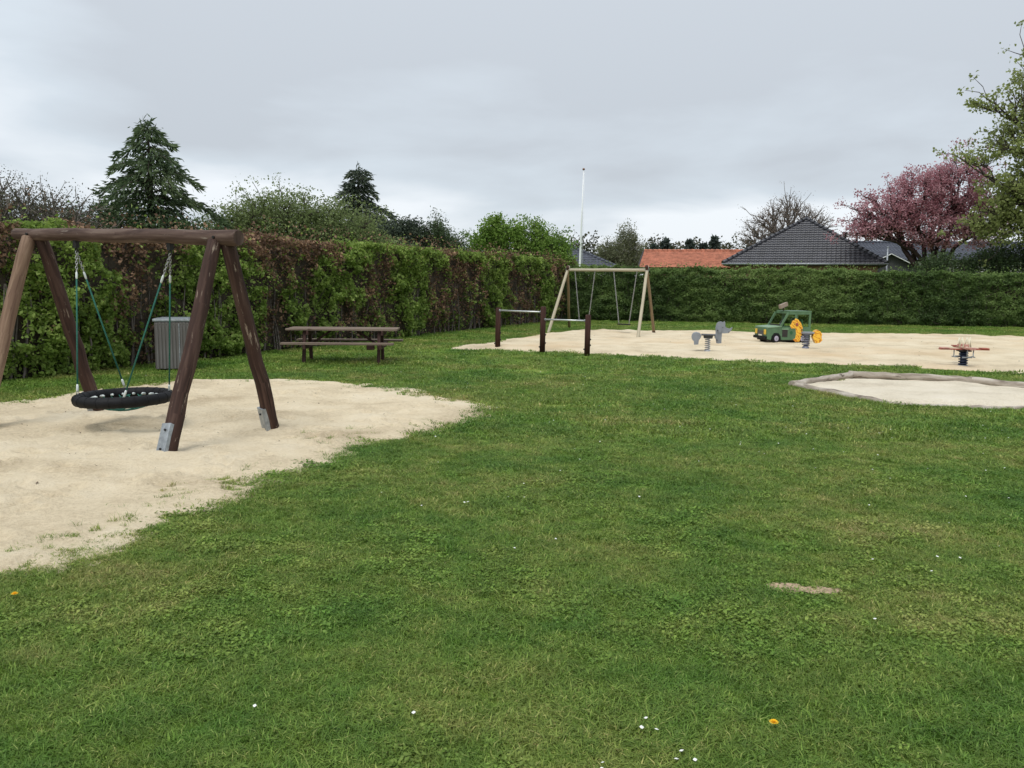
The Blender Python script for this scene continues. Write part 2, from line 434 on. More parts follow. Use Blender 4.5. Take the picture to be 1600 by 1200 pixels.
SAND_FAR = [(-1.65, 21.9), (-0.6, 25.4), (1.3, 29.0), (3.2, 32.6), (4.9, 31.8), (7.3, 31.8), (11.6, 30.3), (15.0, 31.4), (19.0, 29.3),
            (20.5, 25.0), (18.0, 18.0), (14.5, 15.4), (12.8, 15.45), (10.48, 16.89), (8.43, 18.14), (5.86, 18.91), (3.1, 20.11), (1.6, 20.87), (0, 21.27)]
SANDBOX = [(4.85, 14.17), (6.41, 15.55), (8.30, 14.85), (9.35, 13.35), (8.75, 11.95), (7.10, 11.72), (5.62, 12.05)]
def near_edge(x, y):
    return poly_sd(x, y, SAND_NEAR) + 0.10 + 0.30 * vnoise(x, y, 0.7, 1) + 0.16 * vnoise(x, y, 0.22, 2) + 0.10 * vnoise(x, y, 0.09, 3)
def far_edge(x, y):
    # the long front edge is cut clean, the rear edge frays into the lawn
    fr = np.clip((y - 21.5) / 3.0, 0.12, 1.0)
    return poly_sd(x, y, SAND_FAR) + fr * (0.9 * vnoise(x, y, 1.6, 4) + 0.45 * vnoise(x, y, 0.5, 5)) + 0.08 * vnoise(x, y, 0.15, 6)

# ------------------------------------------------------------------ ground
def lawn_colour(nt, pos):
    """large soft patches of greener and more straw-coloured turf"""
    a = noise_node(nt, pos, 0.55, 5, 0.6)
    b = noise_node(nt, pos, 3.1, 6, 0.72)
    ad = N(nt, 'ShaderNodeMath', operation='MULTIPLY_ADD'); ad.inputs[1].default_value = 0.6
    nt.links.new(b.outputs[0], ad.inputs[0]); nt.links.new(a.outputs[0], ad.inputs[2])
    r = ramp_node(nt, [(0.50, (0.070, 0.164, 0.026)), (0.66, (0.108, 0.216, 0.032)), (0.80, (0.158, 0.252, 0.043)), (0.91, (0.215, 0.280, 0.062)), (1.0, (0.275, 0.298, 0.090))])
    nt.links.new(ad.outputs[0], r.inputs[0])
    return r.outputs[0]
def ground_mat():
    m, nt, b = newmat('lawn_turf')
    g = N(nt, 'ShaderNodeNewGeometry'); pos = g.outputs['Position']
    col = lawn_colour(nt, pos)
    fine = noise_node(nt, pos, 38, 6, 0.75)
    rr = ramp_node(nt, [(0.32, (0.45, 0.42, 0.38)), (0.70, (1.35, 1.35, 1.25))])
    nt.links.new(fine.outputs[0], rr.inputs[0])
    mu = N(nt, 'ShaderNodeMix', data_type='RGBA', blend_type='MULTIPLY'); mu.inputs[0].default_value = 1.0
    nt.links.new(col, mu.inputs[6]); nt.links.new(rr.outputs[0], mu.inputs[7])
    nt.links.new(mu.outputs[2], b.inputs['Base Color'])
    b.inputs['Roughness'].default_value = 0.9; b.inputs['Specular IOR Level'].default_value = 0.1
    bump_to(nt, b, fine.outputs[0], 0.8, 0.02)
    return m
M['ground'] = ground_mat()
gx = np.concatenate([[-500, -150, -60], np.arange(-30, 40.1, 2.0), [70, 150, 500]])
gy = np.concatenate([[-60, -20], np.arange(-4, 60.1, 2.0), [90, 160, 400, 900]])
vv = [(x, y, 0.0) for y in gy for x in gx]
nx = len(gx)
ff = [(j * nx + i, j * nx + i + 1, (j + 1) * nx + i + 1, (j + 1) * nx + i) for j in range(len(gy) - 1) for i in range(nx - 1)]
me = bpy.data.meshes.new('lawn'); me.from_pydata(vv, [], ff); me.materials.append(M['ground'])
tag(link('lawn', me), kind='structure')

def sand_mat(name, dark, mid, light, patch=None):
    m, nt, b = newmat(name)
    g = N(nt, 'ShaderNodeNewGeometry'); pos = g.outputs['Position']
    a = noise_node(nt, pos, 0.8, 5, 0.6); f = noise_node(nt, pos, 26, 6, 0.75)
    ad = N(nt, 'ShaderNodeMath', operation='MULTIPLY_ADD'); ad.inputs[1].default_value = 0.6
    nt.links.new(f.outputs[0], ad.inputs[0]); nt.links.new(a.outputs[0], ad.inputs[2])
    r = ramp_node(nt, [(0.60, dark), (0.8, mid), (1.0, light)])
    nt.links.new(ad.outputs[0], r.inputs[0])
    col = r.outputs[0]
    if patch:
        p = noise_node(nt, pos, 0.35, 3, 0.5)
        pr = N(nt, 'ShaderNodeMapRange'); pr.inputs[1].default_value = 0.48; pr.inputs[2].default_value = 0.7
        pr.inputs[4].default_value = 0.75
        nt.links.new(p.outputs[0], pr.inputs[0])
        mm = N(nt, 'ShaderNodeMix', data_type='RGBA'); nt.links.new(pr.outputs[0], mm.inputs[0])
        nt.links.new(col, mm.inputs[6]); mm.inputs[7].default_value = c4(patch); col = mm.outputs[2]
    nt.links.new(col, b.inputs['Base Color'])
    b.inputs['Roughness'].default_value = 0.95; b.inputs['Specular IOR Level'].default_value = 0.1
    f2 = noise_node(nt, pos, 9, 6, 0.7)
    ad2 = N(nt, 'ShaderNodeMath', operation='ADD'); nt.links.new(f2.outputs[0], ad2.inputs[0]); nt.links.new(f.outputs[0], ad2.inputs[1])
    bump_to(nt, b, ad2.outputs[0], 0.8, 0.035)
    return m
M['sand'] = sand_mat('play_sand', (0.50, 0.400, 0.265), (0.705, 0.590, 0.410), (0.77, 0.665, 0.490))
M['sand_far'] = sand_mat('worn_play_sand', (0.52, 0.425, 0.290), (0.70, 0.590, 0.415), (0.77, 0.670, 0.50), (0.66, 0.490, 0.30))
M['sand_white'] = sand_mat('pale_box_sand', (0.56, 0.485, 0.37), (0.72, 0.64, 0.50), (0.78, 0.705, 0.58))

def sand_sheet(name, edge, x0, x1, y0, y1, cell, mat, hfun):
    nxs, nys = int((x1 - x0) / cell) + 1, int((y1 - y0) / cell) + 1
    X, Y = np.meshgrid(x0 + np.arange(nxs) * cell, y0 + np.arange(nys) * cell)
    E = edge(X, Y)
    Z = hfun(X, Y, E)
    cE = np.minimum(np.minimum(E[:-1, :-1], E[1:, :-1]), np.minimum(E[:-1, 1:], E[1:, 1:]))
    keep = np.argwhere(cE < 0)
    ids = np.arange(nxs * nys).reshape(nys, nxs)
    F = np.stack([ids[keep[:, 0], keep[:, 1]], ids[keep[:, 0], keep[:, 1] + 1], ids[keep[:, 0] + 1, keep[:, 1] + 1], ids[keep[:, 0] + 1, keep[:, 1]]], 1)
    used = np.unique(F); remap = np.full(nxs * nys, -1); remap[used] = np.arange(len(used))
    V = np.stack([X.ravel(), Y.ravel(), Z.ravel()], 1)[used]
    me = bpy.data.meshes.new(name); me.from_pydata(V.tolist(), [], remap[F].tolist())
    me.polygons.foreach_set('use_smooth', [True] * len(me.polygons))
    me.materials.append(mat)
    return link(name, me)
_fr = np.random.default_rng(61)
FOOTPRINTS = [(float(_fr.uniform(-7.8, -.8)), float(_fr.uniform(4.8, 13.8)), float(_fr.uniform(0, 6.28)), float(_fr.uniform(.07, .14))) for _ in range(330)]
def h_near(X, Y, E):
    k = np.clip(-E / 0.4, 0, 1)
    z = 0.030 + 0.04 * vnoise(X, Y, 1.1, 21) + 0.028 * vnoise(X, Y, 0.34, 22) + 0.022 * vnoise(X, Y, 0.16, 23)
    # a hollow scuffed out under the seat, and trodden footprints with little rims
    z = z - 0.035 * np.exp(-(((X + 4.45) / .75) ** 2 + ((Y - 9.35) / .6) ** 2))
    for (fx, fy, fa, fl) in FOOTPRINTS:
        c_, s_ = math.cos(fa), math.sin(fa)
        u_, v_ = (X - fx) * c_ + (Y - fy) * s_, -(X - fx) * s_ + (Y - fy) * c_
        q = (u_ / fl) ** 2 + (v_ / (fl * .5)) ** 2
        z = z - np.where(q < 9, .042 * np.exp(-q) - .022 * np.exp(-(np.sqrt(q) - 1.6) ** 2 * 4), 0)
    for (fx, fy) in ((-5.28, 10.48), (-3.335, 7.86), (-2.72, 9.35)):      # sand drifted against the swing feet
        z = z + .022 * np.exp(-(((X - fx) / .16) ** 2 + ((Y - fy) / .14) ** 2))
    return 0.005 + k * np.maximum(z, .004)
def h_far(X, Y, E):
    k = np.clip(-E / 0.4, 0, 1)
    return 0.005 + k * (0.05 + 0.05 * vnoise(X, Y, 1.3, 24) + 0.05 * vnoise(X, Y, 0.45, 25) + .03 * vnoise(X, Y, .22, 26))
tag(sand_sheet('sand_pit', lambda x, y: near_edge(x, y) - .38, -9, 0, 3.8, 14.6, 0.045, M['sand'], h_near), kind='structure')
tag(sand_sheet('sand_area', far_edge, -2.5, 21, 15, 34, 0.11, M['sand_far'], h_far), kind='structure')
def sbox_edge(x, y): return poly_sd(x, y, SANDBOX)
def h_box(X, Y, E):
    k = np.clip(-E / 0.5, 0, 1)
    return -0.02 + np.clip(-E / .05, 0, 1) * (0.04) + np.clip((14.6 - Y) / 2.2, .15, 1) * 0.075 * np.clip(-E / .12, 0, 1) + 0.02 * k + np.clip(-E / .14, 0, 1) * 0.06 * vnoise(X, Y, 0.5, 31) + 0.03 * vnoise(X, Y, 0.2, 32)
tag(sand_sheet('sandbox_sand', sbox_edge, 4.5, 9.6, 11.4, 15.9, 0.06, M['sand_white'], h_box), kind='structure')
BARE = (1.68, 4.50)
def bare_edge(x, y):
    dx, dy = (x - BARE[0]), (y - BARE[1])
    dd = np.sqrt((dx / 0.17) ** 2 + ((dy + 0.25 * dx) / 0.055) ** 2)
    return (dd - 1) * 0.06 + 0.07 * vnoise(x, y, 0.06, 8) + 0.04 * vnoise(x, y, 0.025, 9)
tag(sand_sheet('bare_soil', bare_edge, 1.3, 2.1, 4.2, 4.8, 0.012,
               simple('dry_soil', (0.42, 0.31, 0.21), 0.95, 0, 0.35, 25, 0.6, 0.1), lambda X, Y, E: 0.014 + 0.012 * vnoise(X, Y, 0.05, 10)), kind='structure')

# ------------------------------------------------------------------ grass
def grass_mat():
    m, nt, b = newmat('grass_blade')
    g = N(nt, 'ShaderNodeNewGeometry')
    col = lawn_colour(nt, g.outputs['Position'])
    a = N(nt, 'ShaderNodeAttribute'); a.attribute_name = 'tint'
    r = ramp_node(nt, [(0.0, (0.70, 0.72, 0.62)), (0.6, (1.15, 1.12, 1.1)), (0.9, (1.55, 1.42, 1.5)), (0.955, (2.1, 1.55, 2.2)), (1.0, (2.9, 1.95, 3.6))])
    nt.links.new(a.outputs['Fac'], r.inputs[0])
    mu = N(nt, 'ShaderNodeMix', data_type='RGBA', blend_type='MULTIPLY'); mu.inputs[0].default_value = 1.0
    nt.links.new(col, mu.inputs[6]); nt.links.new(r.outputs[0], mu.inputs[7])
    oi = N(nt, 'ShaderNodeObjectInfo')
    hs = N(nt, 'ShaderNodeHueSaturation')
    mr = N(nt, 'ShaderNodeMapRange'); mr.inputs[3].default_value = 0.78; mr.inputs[4].default_value = 1.22
    nt.links.new(oi.outputs['Random'], mr.inputs[0]); nt.links.new(mr.outputs[0], hs.inputs['Value'])
    nt.links.new(mu.outputs[2], hs.inputs['Color'])
    nt.links.new(hs.outputs[0], b.inputs['Base Color'])
    b.inputs['Roughness'].default_value = 0.5; b.inputs['Specular IOR Level'].default_value = 0.3
    tr = N(nt, 'ShaderNodeBsdfTranslucent'); nt.links.new(hs.outputs[0], tr.inputs[0])
    ms = N(nt, 'ShaderNodeMixShader'); ms.inputs[0].default_value = 0.35
    nt.links.new(b.outputs[0], ms.inputs[1]); nt.links.new(tr.outputs[0], ms.inputs[2])
    nt.links.new(ms.outputs[0], nt.nodes['Material Output'].inputs[0])
    return m
M['grass'] = grass_mat()
def set_tint(me, per_vert):
    at = me.attributes.new('tint', 'FLOAT', 'POINT'); at.data.foreach_set('value', np.asarray(per_vert, np.float32))
def blade_clump(name, n, rad, hmin, hmax, wid, lean):
    V, F, T = [], [], []
    for i in range(n):
        a = rng.uniform(0, 2 * np.pi); rr = rad * math.sqrt(rng.uniform())
        bx, by = rr * math.cos(a), rr * math.sin(a)
        h = rng.uniform(hmin, hmax); w = wid * rng.uniform(0.6, 1.3) / 2
        d = rng.uniform(0, 2 * np.pi); dx, dy = math.cos(d), math.sin(d)
        px, py = -dy, dx
        l1 = h * rng.uniform(0.1, 0.5) * lean; l2 = l1 + h * rng.uniform(0.3, 1.1) * lean
        b = len(V)
        z2 = h * rng.uniform(0.6, 1.0)
        V += [(bx - px * w, by - py * w, -0.003), (bx + px * w, by + py * w, -0.003),
              (bx + dx * l1 - px * w * .9, by + dy * l1 - py * w * .9, h * .55), (bx + dx * l1 + px * w * .9, by + dy * l1 + py * w * .9, h * .55),
              (bx + dx * l2, by + dy * l2, z2)]
        F += [(b, b + 1, b + 3, b + 2), (b + 2, b + 3, b + 4)]
        T += [rng.uniform()] * 5
    me = bpy.data.meshes.new(name); me.from_pydata(V, [], F); set_tint(me, T)
    me.materials.append(M['grass'])
    return bpy.data.objects.new(name, me)
def leafy_clump(name, n, rad, lo, hi_, wr, flat):
    """clover and small broad-leaved weeds in the turf"""
    V, F, T = [], [], []
    for i in range(n):
        a = rng.uniform(0, 2 * np.pi); rr = rad * math.sqrt(rng.uniform())
        c = np.array([rr * math.cos(a), rr * math.sin(a), rng.uniform(0.008, 0.032)])
        d = rng.uniform(0, 2 * np.pi); L = rng.uniform(lo, hi_); w = L * wr
        u = np.array([math.cos(d), math.sin(d), rng.uniform(-.2, .6) * flat]); v = np.array([-math.sin(d), math.cos(d), rng.uniform(-.3, .3)])
        b = len(V)
        V += [tuple(c - u * L / 2), tuple(c + v * w / 2 + (0, 0, .003)), tuple(c + u * L / 2), tuple(c - v * w / 2 + (0, 0, .003))]
        F += [(b, b + 1, b + 2, b + 3)]; T += [rng.uniform(0.35, 0.92)] * 4
    me = bpy.data.meshes.new(name); me.from_pydata(V, [], F); set_tint(me, T)
    me.materials.append(M['grass'])
    return bpy.data.objects.new(name, me)
def rosette(name):
    V, F, T = [], [], []
    for i in range(9):
        d = i * 0.7 + rng.uniform(-.2, .2); L = rng.uniform(0.05, 0.10); w = L * 0.34
        u = np.array([math.cos(d), math.sin(d), 0]); v = np.array([-math.sin(d), math.cos(d), 0]); b = len(V)
        for t, ww, z in ((0.02, .2, .01), (.35, 1, .035), (.75, .8, .034), (1.0, .05, .02)):
            V += [tuple(u * L * t - v * w / 2 * ww + (0, 0, z + .006)), tuple(u * L * t + (0, 0, z)), tuple(u * L * t + v * w / 2 * ww + (0, 0, z + .006))]
        for k in range(3):
            q = b + 3 * k; F += [(q, q + 1, q + 4, q + 3), (q + 1, q + 2, q + 5, q + 4)]
        T += [rng.uniform(0.5, 0.9)] * 12
    me = bpy.data.meshes.new(name); me.from_pydata(V, [], F); set_tint(me, T)
    me.materials.append(M['grass'])
    return bpy.data.objects.new(name, me)
def scatter(name, protos, pos, rot, scl, idx, label=None, cat=None, parent=None):
    pc = bpy.data.collections.new(name + '_shapes')
    for i, o in enumerate(protos):
        o.name = '%s_%02d' % (name, i); pc.objects.link(o)
    me = bpy.data.meshes.new(name); me.from_pydata(pos.tolist(), [], [])
    at = me.attributes.new('rot', 'FLOAT_VECTOR', 'POINT'); at.data.foreach_set('vector', rot.astype(np.float32).ravel())
    at = me.attributes.new('scl', 'FLOAT', 'POINT'); at.data.foreach_set('value', scl.astype(np.float32))
    at = me.attributes.new('idx', 'INT', 'POINT'); at.data.foreach_set('value', idx.astype(np.int32))
    o = link(name, me, parent)
    ng = bpy.data.node_groups.new(name, 'GeometryNodeTree')
    ng.interface.new_socket('Geometry', in_out='INPUT', socket_type='NodeSocketGeometry')
    ng.interface.new_socket('Geometry', in_out='OUTPUT', socket_type='NodeSocketGeometry')
    gi = ng.nodes.new('NodeGroupInput'); go = ng.nodes.new('NodeGroupOutput')
    ci = ng.nodes.new('GeometryNodeCollectionInfo'); ci.inputs[0].default_value = pc
    ci.inputs[1].default_value = True; ci.inputs[2].default_value = True
    ip = ng.nodes.new('GeometryNodeInstanceOnPoints'); ip.inputs['Pick Instance'].default_value = True
    def attr(n, t):
        a = ng.nodes.new('GeometryNodeInputNamedAttribute'); a.data_type = t; a.inputs[0].default_value = n
        return a.outputs[0]
    ng.links.new(gi.outputs[0], ip.inputs['Points']); ng.links.new(ci.outputs[0], ip.inputs['Instance'])
    ng.links.new(attr('idx', 'INT'), ip.inputs['Instance Index'])
    ng.links.new(attr('rot', 'FLOAT_VECTOR'), ip.inputs['Rotation'])
    ng.links.new(attr('scl', 'FLOAT'), ip.inputs['Scale'])
    ng.links.new(ip.outputs[0], go.inputs[0])
    md = o.modifiers.new('scatter', 'NODES'); md.node_group = ng
    return tag(o, label, cat, kind='stuff')

HA, HB = np.array([-8.54, 13.72]), np.array([2.10, 39.48])      # foot of the long left hedge
HD = (HB - HA) / np.linalg.norm(HB - HA); HN = np.array([HD[1], -HD[0]])   # HN points to the lawn
def turf_points(y0, y1, dens, seed):
    xm = 0.68 * y1 + 2.0
    n = int(dens * (2 * xm) * (y1 - y0))
    r = np.random.default_rng(seed)
    x = r.uniform(-xm, xm, n); y = r.uniform(y0, y1, n)
    k = np.abs(x) < 0.68 * y + 2.0
    x, y = x[k], y[k]
    en, ef = near_edge(x, y), far_edge(x, y)
    u = r.uniform(0, 1, len(x))
    # near pit: sparse tufts creep some way into the sand on the viewer's side
    creep = np.where(y < 11.5, np.clip(0.20 + 0.75 * vnoise(x, y, 0.5, 41) + en * 0.60, 0, .5), 0)
    turf = np.clip((en + .16 + .5 * vnoise(x, y, .3, 44)) / .5, 0, 1) ** 1.5
    k = (u < turf) | (u < creep * (en > -0.9))
    creep2 = np.where(y > 23, np.clip(0.05 + 0.55 * vnoise(x, y, 0.8, 42) + ef * 0.3, 0, .35), 0)
    k &= (ef > 0.0) | (u < creep2 * (ef > -1.2))
    k &= (poly_sd(x, y, SANDBOX) > 0.05)
    k &= (bare_edge(x, y) > -0.005) | (u < 0.12)
    hs = (x - HA[0]) * HN[0] + (y - HA[1]) * HN[1]
    k &= hs > -0.25
    k &= y < 41 - 0.15 * np.clip(x, 0, 40)
    # worn, thinner turf next to the sand
    k &= ~((ef > 0) & (ef < 0.3) & (u < 0.4))
    return x[k], y[k], r
protos = [blade_clump('grass_clump', 100, 0.085, 0.012, 0.029, 0.0040, 1.25) for _ in range(6)]
protos += [leafy_clump('clover', 46, 0.07, 0.012, 0.022, 0.8, 1.0) for _ in range(3)]
protos += [blade_clump('grass_wide', 130, 0.20, 0.016, 0.040, 0.0095, 1.2) for _ in range(3)]
protos += [rosette('weed') for _ in range(3)]
protos += [blade_clump('tall_tuft', 40, 0.05, 0.04, 0.10, 0.004, 0.7) for _ in range(2)]
PX, PS, PI_ = [], [], []
def add_turf(y0, y1, dens, seed, kinds, probs, s0, s1):
    x, y, r = turf_points(y0, y1, dens, seed)
    n = len(x)
    idx = r.choice(kinds, n, p=probs)
    # clover and weeds gather in patches
    cl = vnoise(x, y, 0.8, 51) + 0.6 * vnoise(x, y, 0.3, 52)
    isl = (idx >= 6) & (idx <= 8)
    idx = np.where(isl & (cl < 0.05), r.integers(0, 6, n) if 0 in kinds else r.integers(9, 12, n), idx)
    PX.append(np.stack([x, y, np.zeros(n)], 1)); PI_.append(idx)
    PS.append(r.uniform(s0, s1, n) * (1 + 0.35 * vnoise(x, y, 0.6, 53)))
add_turf(1.4, 5.2, 520, 1, [0, 1, 2, 3, 4, 5, 6, 7, 8], [.135] * 6 + [.19 / 3] * 3, 0.7, 1.25)
add_turf(5.2, 9.0, 300, 2, [0, 1, 2, 3, 4, 5, 6, 7, 8], [.14] * 6 + [.16 / 3] * 3, 0.9, 1.4)
add_turf(9.0, 16.0, 62, 3, [9, 10, 11, 6], [.31, .31, .31, .07], 0.8, 1.25)
add_turf(16.0, 42.0, 17, 4, [9, 10, 11], [.34, .33, .33], 1.0, 1.7)
# scattered rosettes and taller tufts
x, y, r = turf_points(1.8, 16, 14.0, 5)
PX.append(np.stack([x, y, np.zeros(len(x))], 1)); PI_.append(r.choice([12, 13, 14], len(x))); PS.append(r.uniform(0.16, 0.5, len(x)))
sx, sy = [], []
r = np.random.default_rng(9)
xx, yy = r.uniform(-8, 0, 34000), r.uniform(4.2, 14.5, 34000)
e_ = near_edge(xx, yy)
k = (np.abs(e_ + 0.08) < 0.14) & (r.uniform(0, 1, 34000) < np.where(yy < 10, 0.30, 0.12))
k |= (e_ < 0) & (e_ > -.75) & (yy < 11.5) & (xx > -3.6) & (r.uniform(0, 1, 34000) < np.clip(.05 + .9 * vnoise(xx, yy, .55, 43) + .45 * e_, 0, .6))
PX.append(np.stack([xx[k], yy[k], np.zeros(k.sum())], 1)); PI_.append(r.choice([15, 16, 0, 1], k.sum())); PS.append(r.uniform(0.4, 0.95, k.sum()))
# long grass left standing against the sandbox logs
for (a, b_) in zip(SANDBOX, SANDBOX[1:] + SANDBOX[:1]):
    n = int(60 * math.dist(a, b_)); t = r.uniform(0, 1, n)
    mid = np.array(SANDBOX).mean(0)
    q = np.array(a)[None] * (1 - t[:, None]) + np.array(b_)[None] * t[:, None]
    o_ = (q - mid); o_ /= np.linalg.norm(o_, axis=1)[:, None]
    q = q + o_ * r.uniform(0.12, 0.24, n)[:, None]
    PX.append(np.stack([q[:, 0], q[:, 1], np.zeros(n)], 1)); PI_.append(r.choice([15, 16], n)); PS.append(r.uniform(0.4, 1.0, n))
pos = np.concatenate(PX); idx = np.concatenate(PI_); scl = np.concatenate(PS)
rot = np.zeros((len(pos), 3)); rot[:, 2] = rng.uniform(0, 6.28, len(pos)); rot[:, :2] = rng.normal(0, .08, (len(pos), 2))
scatter('grass', protos, pos, rot, scl, idx, 'short mown green grass with clover covering the lawn', 'grass')

# daisies: uncountable white dots in the turf
mb = MB()
r = np.random.default_rng(77)
pts = []
for (cx, cy, s, n) in ((0.55, 2.85, .12, 9), (2.9, 8.4, .5, 12), (4.3, 6.6, .8, 12), (-0.3, 6.5, 1.0, 8), (1.5, 12, 2.0, 22), (4.5, 9.8, 1.5, 20), (-0.4, 9.3, 1.2, 12), (6.0, 9.0, 1.2, 14), (2.0, 5.0, 1.5, 10), (3.6, 4.6, 1.0, 8), (0.5, 14, 3.0, 40), (3, 16, 3, 30), (-.5, 4.0, 1.0, 6), (5.0, 7.5, 1.2, 14)):
    for _ in range(n): pts.append((cx + r.normal() * s, cy + r.normal() * s))
for (x, y) in pts:
    if near_edge(np.array([x]), np.array([y]))[0] < 0.1: continue
    h = r.uniform(0.025, 0.045); rad = r.uniform(0.006, 0.010); t = r.uniform(-.4, .4, 2)
    b = len(mb.v); n = 8
    mb.v.append((x, y, h + .003))
    for k in range(n):
        a = 2 * math.pi * k / n; q = rad * (1 if k % 2 == 0 else 0.8)
        mb.v.append((x + q * math.cos(a), y + q * math.sin(a), h + q * (t[0] * math.cos(a) + t[1] * math.sin(a))))
    for k in range(n): mb.face([b, b + 1 + k, b + 1 + (k + 1) % n], [(0, 0)] * 3)
tag(mb.build('daisies', M['daisy']), 'tiny white daisies dotted through the mown lawn', 'daisies', kind='stuff')

def dandelion(loc, label, tilt):
    root = empty('dandelion', loc, 0, label, 'dandelion', 'dandelions in the lawn')
    MB().tube([(0, 0, 0), (0.004, 0, 0.02), (tilt * .03, 0, 0.042)], 0.0018, 6).build('stem', M['stem'], root)
    f = MB(); rr = np.random.default_rng(3)
    c = Vector((tilt * .03, 0, 0.043))
    for ring_, n, L, z in ((0, 14, 0.020, 0.002), (1, 11, 0.014, 0.006), (2, 7, 0.008, 0.009)):
        for k in range(n):
            a = 2 * math.pi * (k + ring_ * .4) / n
            u = Vector((math.cos(a), math.sin(a), 0)); v = Vector((-math.sin(a), math.cos(a), 0))
            b = len(f.v)
            f.v += [tuple(c), tuple(c + u * L * .7 - v * .0026 + Vector((0, 0, z))), tuple(c + u * L + Vector((0, 0, z * 1.1))), tuple(c + u * L * .7 + v * .0026 + Vector((0, 0, z)))]
            f.face([b, b + 1, b + 2, b + 3], [(0, 0)] * 4)
    f.build('flower', M['dandelion'], root)
dandelion((-2.642, 4.235, 0), 'yellow dandelion at the left edge near the sand pit', 0.4)
dandelion((1.028, 3.007, 0), 'orange yellow dandelion low in the foreground lawn', -0.3)

# dry leaves and bark crumbs blown over the sand
mb = MB(); r = np.random.default_rng(5)
for (x0, x1, y0, y1, n, fn, hf, s) in ((-8, -1, 5, 14, 190, near_edge, h_near, 0.026), (0, 17, 17, 31, 110, far_edge, h_far, 0.045)):
    for _ in range(n):
        x, y = r.uniform(x0, x1), r.uniform(y0, y1)
        X, Y = np.array([[x]]), np.array([[y]]); e_ = fn(X, Y)
        if e_[0, 0] > -0.1: continue
        z = float(hf(X, Y, e_)[0, 0]) + 0.006
        a = r.uniform(0, 6.28); L = s * r.uniform(.5, 1.5); w = L * r.uniform(.3, .7)
        u = Vector((math.cos(a), math.sin(a), r.uniform(-.1, .35))); v = Vector((-math.sin(a), math.cos(a), r.uniform(-.1, .35))); c = Vector((x, y, z))
        b = len(mb.v)
        mb.v += [tuple(c - u * L / 2), tuple(c + v * w / 2), tuple(c + u * L / 2 + Vector((0, 0, .01))), tuple(c - v * w / 2 + Vector((0, 0, .005)))]
        mb.face([b, b + 1, b + 2, b + 3], [(0, 0)] * 4)
tag(mb.build('leaf_litter', M['debris']), 'brown bits of leaf litter strewn over the sand', 'leaf litter', kind='stuff')
# ------------------------------------------------------------------ foliage
def leaf_object(name, C, U, V_, L, Wd, T, mat, parent=None, fold=0.18):
    """C centres, U long axes, V_ cross axes (unit), L lengths, Wd widths, T tints: one folded blade per leaf"""
    n = len(C)
    L = np.asarray(L)[:, None]; Wd = np.asarray(Wd)[:, None]
    Nn = np.cross(U, V_)
    P = np.empty((n, 4, 3))
    P[:, 0] = C - U * L * .5
    P[:, 1] = C + V_ * Wd * .5 + Nn * Wd * fold + U * L * .05
    P[:, 2] = C + U * L * .5
    P[:, 3] = C - V_ * Wd * .5 + Nn * Wd * fold + U * L * .05
    me = bpy.data.meshes.new(name)
    me.vertices.add(4 * n); me.vertices.foreach_set('co', P.astype(np.float32).ravel())
    me.loops.add(4 * n); me.loops.foreach_set('vertex_index', np.arange(4 * n, dtype=np.int32))
    me.polygons.add(n); me.polygons.foreach_set('loop_start', np.arange(0, 4 * n, 4, dtype=np.int32))
    me.polygons.foreach_set('loop_total', np.full(n, 4, np.int32))
    me.update(calc_edges=True)
    set_tint(me, np.repeat(np.clip(T, 0, 1), 4))
    me.materials.append(mat)
    o = link(name, me, parent)
    o['kind'] = 'stuff'
    return o
def rand_axes(n, r, bias=None, w=0.0):
    """random leaf frames; bias pulls the blade normals towards a direction"""
    Nn = r.normal(size=(n, 3))
    Nn /= np.linalg.norm(Nn, axis=1)[:, None]
    if bias is not None:
        Nn = Nn + w * bias; Nn /= np.linalg.norm(Nn, axis=1)[:, None]
    t = r.normal(size=(n, 3)); U = t - Nn * (t * Nn).sum(1)[:, None]; U /= np.linalg.norm(U, axis=1)[:, None]
    return U, np.cross(Nn, U)

def tubes_object(name, segs, mat, parent=None, sides=5):
    """segs: (N,8) arrays p0 p1 r0 r1 - tapered twigs and limbs, one joined mesh"""
    S = np.array(segs); n = len(S)
    a, b = S[:, :3], S[:, 3:6]
    t = b - a; t /= np.linalg.norm(t, axis=1)[:, None] + 1e-9
    ref = np.where(np.abs(t[:, 2:3]) < .9, np.array([[0, 0, 1.]]), np.array([[1., 0, 0]]))
    x = np.cross(t, ref); x /= np.linalg.norm(x, axis=1)[:, None]; y = np.cross(t, x)
    P = np.empty((n, 2 * sides, 3))
    for k in range(sides):
        d = x * math.cos(2 * math.pi * k / sides) + y * math.sin(2 * math.pi * k / sides)
        P[:, k] = a + d * S[:, 6:7]; P[:, sides + k] = b + d * S[:, 7:8]
    q = np.array([[k, (k + 1) % sides, sides + (k + 1) % sides, sides + k] for k in range(sides)])
    F = (np.arange(n)[:, None, None] * 2 * sides + q[None]).reshape(-1, 4)
    me = bpy.data.meshes.new(name)
    me.vertices.add(n * 2 * sides); me.vertices.foreach_set('co', P.astype(np.float32).ravel())
    nf = len(F)
    me.loops.add(4 * nf); me.loops.foreach_set('vertex_index', F.astype(np.int32).ravel())
    me.polygons.add(nf); me.polygons.foreach_set('loop_start', np.arange(0, 4 * nf, 4, dtype=np.int32))
    me.polygons.foreach_set('loop_total', np.full(nf, 4, np.int32))
    me.update(calc_edges=True)
    me.polygons.foreach_set('use_smooth', [True] * nf)
    me.materials.append(mat)
    return link(name, me, parent)

